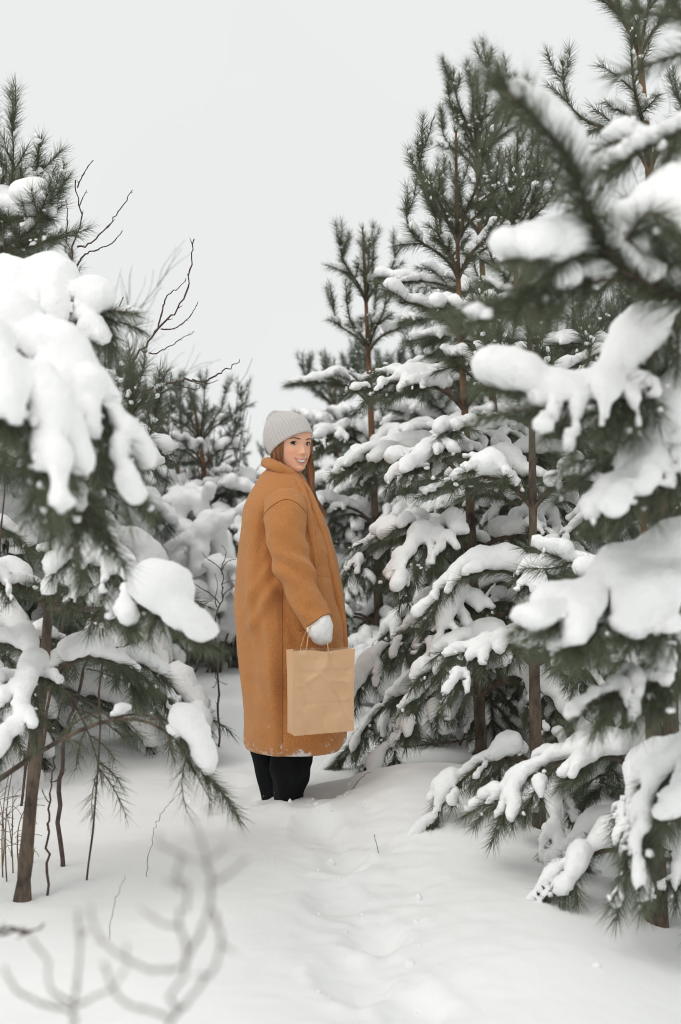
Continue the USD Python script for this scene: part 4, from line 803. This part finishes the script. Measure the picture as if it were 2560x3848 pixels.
def cap_sphere(c, r, d, half, n=14, m=28):
    d = unit(d); a = unit(np.cross(d, [0, 1, 0.01])); b = np.cross(d, a)
    t = np.linspace(0.001, half, n); ph = np.arange(m) * 2 * np.pi / m
    v = c + r * (np.cos(t)[:, None, None] * d + np.sin(t)[:, None, None] * (np.cos(ph)[None, :, None] * a + np.sin(ph)[None, :, None] * b))
    return v.reshape(-1, 3), grid_faces(n, m)
def H3(v): return HW(v[..., 0], v[..., 1], v[..., 2])
for sg in (-1, 1):
    ec = np.array([31.0 * sg, 0.0, float(front(31.0, 0.0)) - 8.6])
    sp = trimesh.creation.icosphere(3, 14.0)
    eye = pp('eye', (H3(sp.vertices + ec), sp.faces), 'eye_white', body)
    v, f = cap_sphere(ec, 14.25, gz, math.radians(32)); pp('iris', (H3(v), f), 'iris', eye)
    v, f = cap_sphere(ec, 14.4, gz, math.radians(13)); pp('pupil', (H3(v), f), 'lash', eye)
    lo_ = np.radians(np.linspace(-78, 78, 33))
    for nm, sgn, opn in (('upper_eyelid', 1, 6.0), ('lower_eyelid', -1, 4.2)):
        e0 = np.arcsin(np.clip(sgn * opn * (1 - (np.degrees(lo_) / 80) ** 2) / 14.9, -1, 1)) + (0.06 * np.sin(lo_) * sg)
        g = []
        for fr in np.linspace(0, 1, 12):
            la = e0 + fr * (sgn * math.radians(72) - e0)
            g.append(ec + 14.9 * np.stack([np.cos(la) * np.sin(lo_), np.sin(la), np.cos(la) * np.cos(lo_)], 1))
        g = np.array(g); pp(nm, (H3(g).reshape(-1, 3), grid_faces(12, 33, closed=False)), 'skin', eye, uvc=np.tile([[0.64, 0.34, 0.23]], (12 * 33, 1)))
        r = (2.3 if sgn > 0 else 0.8) * np.clip(1 - (np.degrees(lo_) * 1.0 / 82) ** 4, 0.25, 1) * 1e-3 * (1 + 0.25 * np.sin(lo_) * sg)
        w_ = g[0] + unit(g[0] - ec) * 0.7
        if sgn > 0:
            ext = w_[-1 if sg > 0 else 0] + np.array([4.5 * sg, 2.2, -3.0]); w_ = np.vstack([w_, ext]) if sg > 0 else np.vstack([ext, w_]); r = np.r_[r, 0.0003] if sg > 0 else np.r_[0.0003, r]
        pp('lashes', tube(H3(w_), r, 8), 'lash', eye)
    bs = np.linspace(13, 53, 24) ; bu = np.interp(bs, [13, 22, 38, 46, 53], [17.5, 19.5, 22.0, 20.5, 16.0]); br = np.interp(bs, [13, 20, 36, 53], [1.6, 3.0, 2.9, 0.9]) * 1e-3
    pp('eyebrow', fuzz(tube(onface(bs * sg, bu, 0.3), br, 10, ry=br * 0.8), 0.0005, 3, 400), 'brow', body)

# --- hat: a ribbed beanie with a turned-up cuff, tipped back
TAU = math.radians(29)
HA = unit(Uv * math.cos(TAU) - Fv * math.sin(TAU) - Rv * 0.20); HF = unit(np.cross(HA, Rv) * -1.0)
if HF @ Fv < 0: HF = -HF
HR = np.cross(HF, HA) if (np.cross(HF, HA) @ Rv) > 0 else -np.cross(HF, HA)
HO = HW(0, -4, 3)
NR = 42
def hat_surface(hh, ra, extra, shift, ribs, n=400):
    a = np.arange(n) * 2 * np.pi / n; out = []
    for h, r, ex, (sr, sf), rb in zip(hh, ra, extra, shift, ribs):
        rib = rb * (np.abs(np.cos(a * NR / 2)) ** 0.7 - 0.6)
        x = (84 * r + ex + rib) * np.sin(a) + sr; y_ = (106 * r + ex + rib) * np.cos(a) + sf
        out.append(HO + 0.001 * (np.outer(x, HR) + np.outer(y_, HF) + h * HA))
    return np.vstack(out), grid_faces(len(hh), n)
hh = np.r_[np.linspace(8, 70, 10), np.linspace(76, 164, 34), [168, 168, 165]]
pr = PchipInterpolator([0, 50, 75, 95, 115, 132, 146, 156, 163, 168], [1.0, 1.02, 1.0, 0.93, 0.79, 0.61, 0.43, 0.28, 0.2, 0.16])
ra = np.r_[pr(hh[:-3]), 0.16, 0.08, 0.01]
sh = [(-np.interp(h, [70, 165], [0, 8]), -np.interp(h, [80, 165], [0, 14])) for h in hh]
hv_, hf_ = hat_surface(hh, ra, np.zeros(len(hh)), sh, np.interp(ra, [0, 0.3, 1], [1.2, 6.0, 5.0]))
hat = pp('hat', (hv_, hf_), 'knit')
# cuff: outside face, rolled lower edge, inside
ch = [74, 75, 73, 66, 50, 34, 18, 6, 1, -1, 1, 8]; ce = [-1, 3.5, 6.2, 7, 7.4, 7.4, 7.2, 6.8, 5.4, 2.5, -1, -2]
pp('cuff', hat_surface(np.array(ch) * 1.0, np.interp(ch, [0, 50, 75], [1.0, 1.02, 1.0]), ce, [(0, 0)] * len(ch), [1.5, 3, 5, 5.4, 5.4, 5.4, 5.4, 5, 4, 2.2, 1, 0]), 'knit', hat)
# gathered tip: a folded pleat at the back of the crown
tip = HO + 0.001 * (158 * HA - 16 * HF - 8 * HR)
pl = []
for j_ in range(5):
    a0 = unit(HR * math.cos(j_ * 1.25) + HF * math.sin(j_ * 1.25))
    pl.append(tube(curve([tip - HA * 0.012 + a0 * 0.034, tip + HA * 0.006 + a0 * 0.014, tip + HA * 0.010 - a0 * 0.004, tip - HA * 0.002 - a0 * 0.012], 12), 0.0065, 10))
for t_ in pl: pp('pleat', t_, 'knit', hat)

# --- hair: long straight strands on both sides
rh = R_(5); st = []
def strand(c, r=0.0011, n=14): st.append(tube(curve(c, n), np.linspace(r, r * 0.7, n), 4, cap=False))
for _ in range(420):                                                    # near side, from the cuff down into the collar
    f0 = rh.uniform(-52, 46); o = rh.uniform(0, 5)
    w0 = 74 * math.sqrt(max(0, 1 - (f0 / 100) ** 2)) + o
    strand([HW(-w0, 12, f0), HW(-w0 + 1 - o * 0.2, -35, f0 - 2), HW(-62 - o, -80, f0 * 0.75 - 4), HW(-56 - o * 0.5, -128, f0 * 0.5 - 16), HW(-46, -170, f0 * 0.4 - 20)])
for _ in range(560):                                                    # far side, falling over the front of the coat
    f0 = rh.uniform(-20, 58); o = rh.uniform(0, 5); v_ = rh.uniform(0, 1); w0 = 74 * math.sqrt(max(0, 1 - (f0 / 105) ** 2)) + o
    xe = 1140 + 50 * v_; L_ = rh.uniform(0.72, 1.0)
    xa = 1152 + 26 * v_ + rh.uniform(-2, 2)
    pts = [HW(w0 - 8, 46, f0 * 0.9), HW(w0 - 3, 10, f0), HW(w0, -30, f0 - 2), S(xa, 1750, 6.0), S(xa + 2, 1800, 5.99), S(1166 + 22 * v_, 1860, 5.975), S(1186 + 26 * v_ * L_, 1900, 5.965), S(1204 + 22 * v_, 1870 + 74 * L_, 5.965)]
    strand(pts, 0.0013)
pp('hair', join(st), 'hair_auburn', kind='stuff')
core = [tube(curve([HW(66, 10, 20), HW(67, -50, 16), S(1162, 1775, 6.0), S(1176, 1850, 5.985), S(1210, 1915, 5.975)], 16), np.linspace(0.014, 0.006, 16), 12),
        tube(curve([HW(-62, 10, -5), HW(-60, -50, -8), HW(-52, -100, -14), HW(-44, -150, -20)], 14), np.linspace(0.02, 0.014, 14), 12)]
for c_ in core: pp('hair_lock', c_, 'hair_auburn')

# --- mitten round the cords
mc, mr = [], []
def mball(x, y, d, r): mc.append(S(x, y, d)); mr.append(r)
for x, y, d, r in ((1190, 2330, 5.675, .046), (1206, 2330, 5.675, .046), (1196, 2345, 5.672, .048), (1212, 2345, 5.672, .046), (1190, 2362, 5.668, .044), (1216, 2362, 5.668, .042), (1203, 2362, 5.665, .046), (1186, 2376, 5.668, .034), (1204, 2384, 5.665, .042), (1222, 2384, 5.668, .036),
                   (1196, 2396, 5.668, .030), (1212, 2400, 5.666, .032), (1228, 2400, 5.67, .026), (1172, 2352, 5.655, .026), (1174, 2368, 5.65, .024), (1184, 2384, 5.645, .022)):
    mball(x, y, d, r)
mv_, mf_ = snow_blob(mc, np.array(mr) * 0.92, h=0.005, flat=1.0, rough=0.0)
mitten = pp('mitten', fuzz((mv_, mf_), 0.0022, 9, 60), 'mitten_wool')

# --- paper bag
FL = S(1100, 2448, 5.56); phi = math.radians(17)
ux, uy = np.array([math.cos(phi), math.sin(phi), 0]), np.array([-math.sin(phi), math.cos(phi), 0])
BWd, BDp, BHt = 0.258, 0.105, 0.322
bag = thing('paper_bag', 'plain brown kraft paper bag with cord handles held in the white mitten', 'bag', FL - [0, 0, BHt])
per = []
for a_, b_, n_ in (((0, 0), (1, 0), 40), ((1, 0), (1, 1), 20), ((1, 1), (0, 1), 40), ((0, 1), (0, 0), 20)):
    for t_ in np.arange(n_) / n_: per.append((a_[0] + (b_[0] - a_[0]) * t_, a_[1] + (b_[1] - a_[1]) * t_))
per = np.array(per); npz = len(per); bvv = []
nzr = 56
side = ((per[:, 0] < 1e-6) | (per[:, 0] > 1 - 1e-6)).astype(float)
for j_, h_ in enumerate(np.linspace(1, 0, nzr)):
    x = (per[:, 0] - 0.5); y_ = per[:, 1] - 0.5
    wx = BWd * (1.0 - 0.05 * (1 - h_) - 0.02 * np.sin(h_ * 3)); 
    gus = side * (1 - np.abs(y_) * 2) * (0.016 * h_ ** 1.3 + 0.003)
    px = x * wx - np.sign(x) * gus; py = y_ * BDp * (1.0 - 0.10 * h_)
    p3 = np.outer(px + BWd / 2, ux) + np.outer(py + BDp / 2, uy)
    p3[:, 2] = BHt * h_ + (0.004 * np.sin(per[:, 0] * 9 + per[:, 1] * 4) + 0.004 * (meshkit.noise(np.stack([px * 30, py * 30, 0 * px], 1), 3) - 0.5)) * (1 if h_ > 0.97 else 0) - (0.012 * (0.5 - x) if h_ < 0.02 else 0.012 * (0.5 - x) * (1 - h_) ** 2) * 0.8
    if h_ < 0.05: p3 = p3 + 0
    bvv.append(p3)
bvv = np.vstack(bvv); bff = grid_faces(nzr, npz)[:, ::-1]
nn = trimesh.Trimesh(bvv, bff, process=False).vertex_normals
bq = bvv @ np.array(trimesh.transformations.euler_matrix(0.5, 0.9, 0.4))[:3, :3]
ridge = lambda q, s: 1 - np.abs(2 * meshkit.noise(q, s) - 1)
edg = np.clip(np.tile(np.minimum.reduce([np.minimum(per[:, 0], 1 - per[:, 0]) * 10, np.ones(npz)]), nzr), 0.06, 1)
crm = 0.011 * (meshkit.fbm(bq * 9, 3, 14) - 0.5) + 0.006 * (ridge(bq * 13, 6) ** 8) - 0.005 * ridge(bq * [11, 15, 22], 7) ** 5
hz = bvv[:, 2] / BHt
crm -= 0.0030 * np.exp(-((hz - 0.74) / 0.008) ** 2) + 0.0030 * np.exp(-((hz - 0.36) / 0.010) ** 2)   # the creases of the folded sheet
bvv = bvv + nn * (crm * edg)[:, None]
nb = len(bvv); bvv = np.vstack([bvv, bvv[-npz:].mean(0) + [0, 0, 0.006]]); e = (nzr - 1) * npz; k = np.arange(npz)
bff = np.vstack([bff, np.stack([np.full(npz, nb), e + (k + 1) % npz, e + k], 1)])
part('bag_body', (bvv, bff), 'paper', bag, smooth=50)
B0 = FL - [0, 0, BHt]
for dy, xa, xb in ((-0.003, 1150, 1234), (0.07, 1128, 1223)):
    d_ = 5.575 + dy + 0.02
    pa, pb = S(xa, 2462, d_), S(xb, 2458, d_ + 0.02)
    hc = curve([pa, S(xa + 2, 2440, d_), S(xa + 6 + (1158 - xa) * 0.4, 2385, d_ + 0.02), S(1166, 2356, 5.63), S(1188, 2352, 5.66), S(1210, 2368, 5.66), S(xb - 8, 2400, 5.65), S(xb - 1, 2432, d_ + 0.03), pb], 40)
    part('handle', (lambda m: (m[0] - B0, m[1]))(tube(hc, 0.0022, 8)), 'paper_cord', bag)
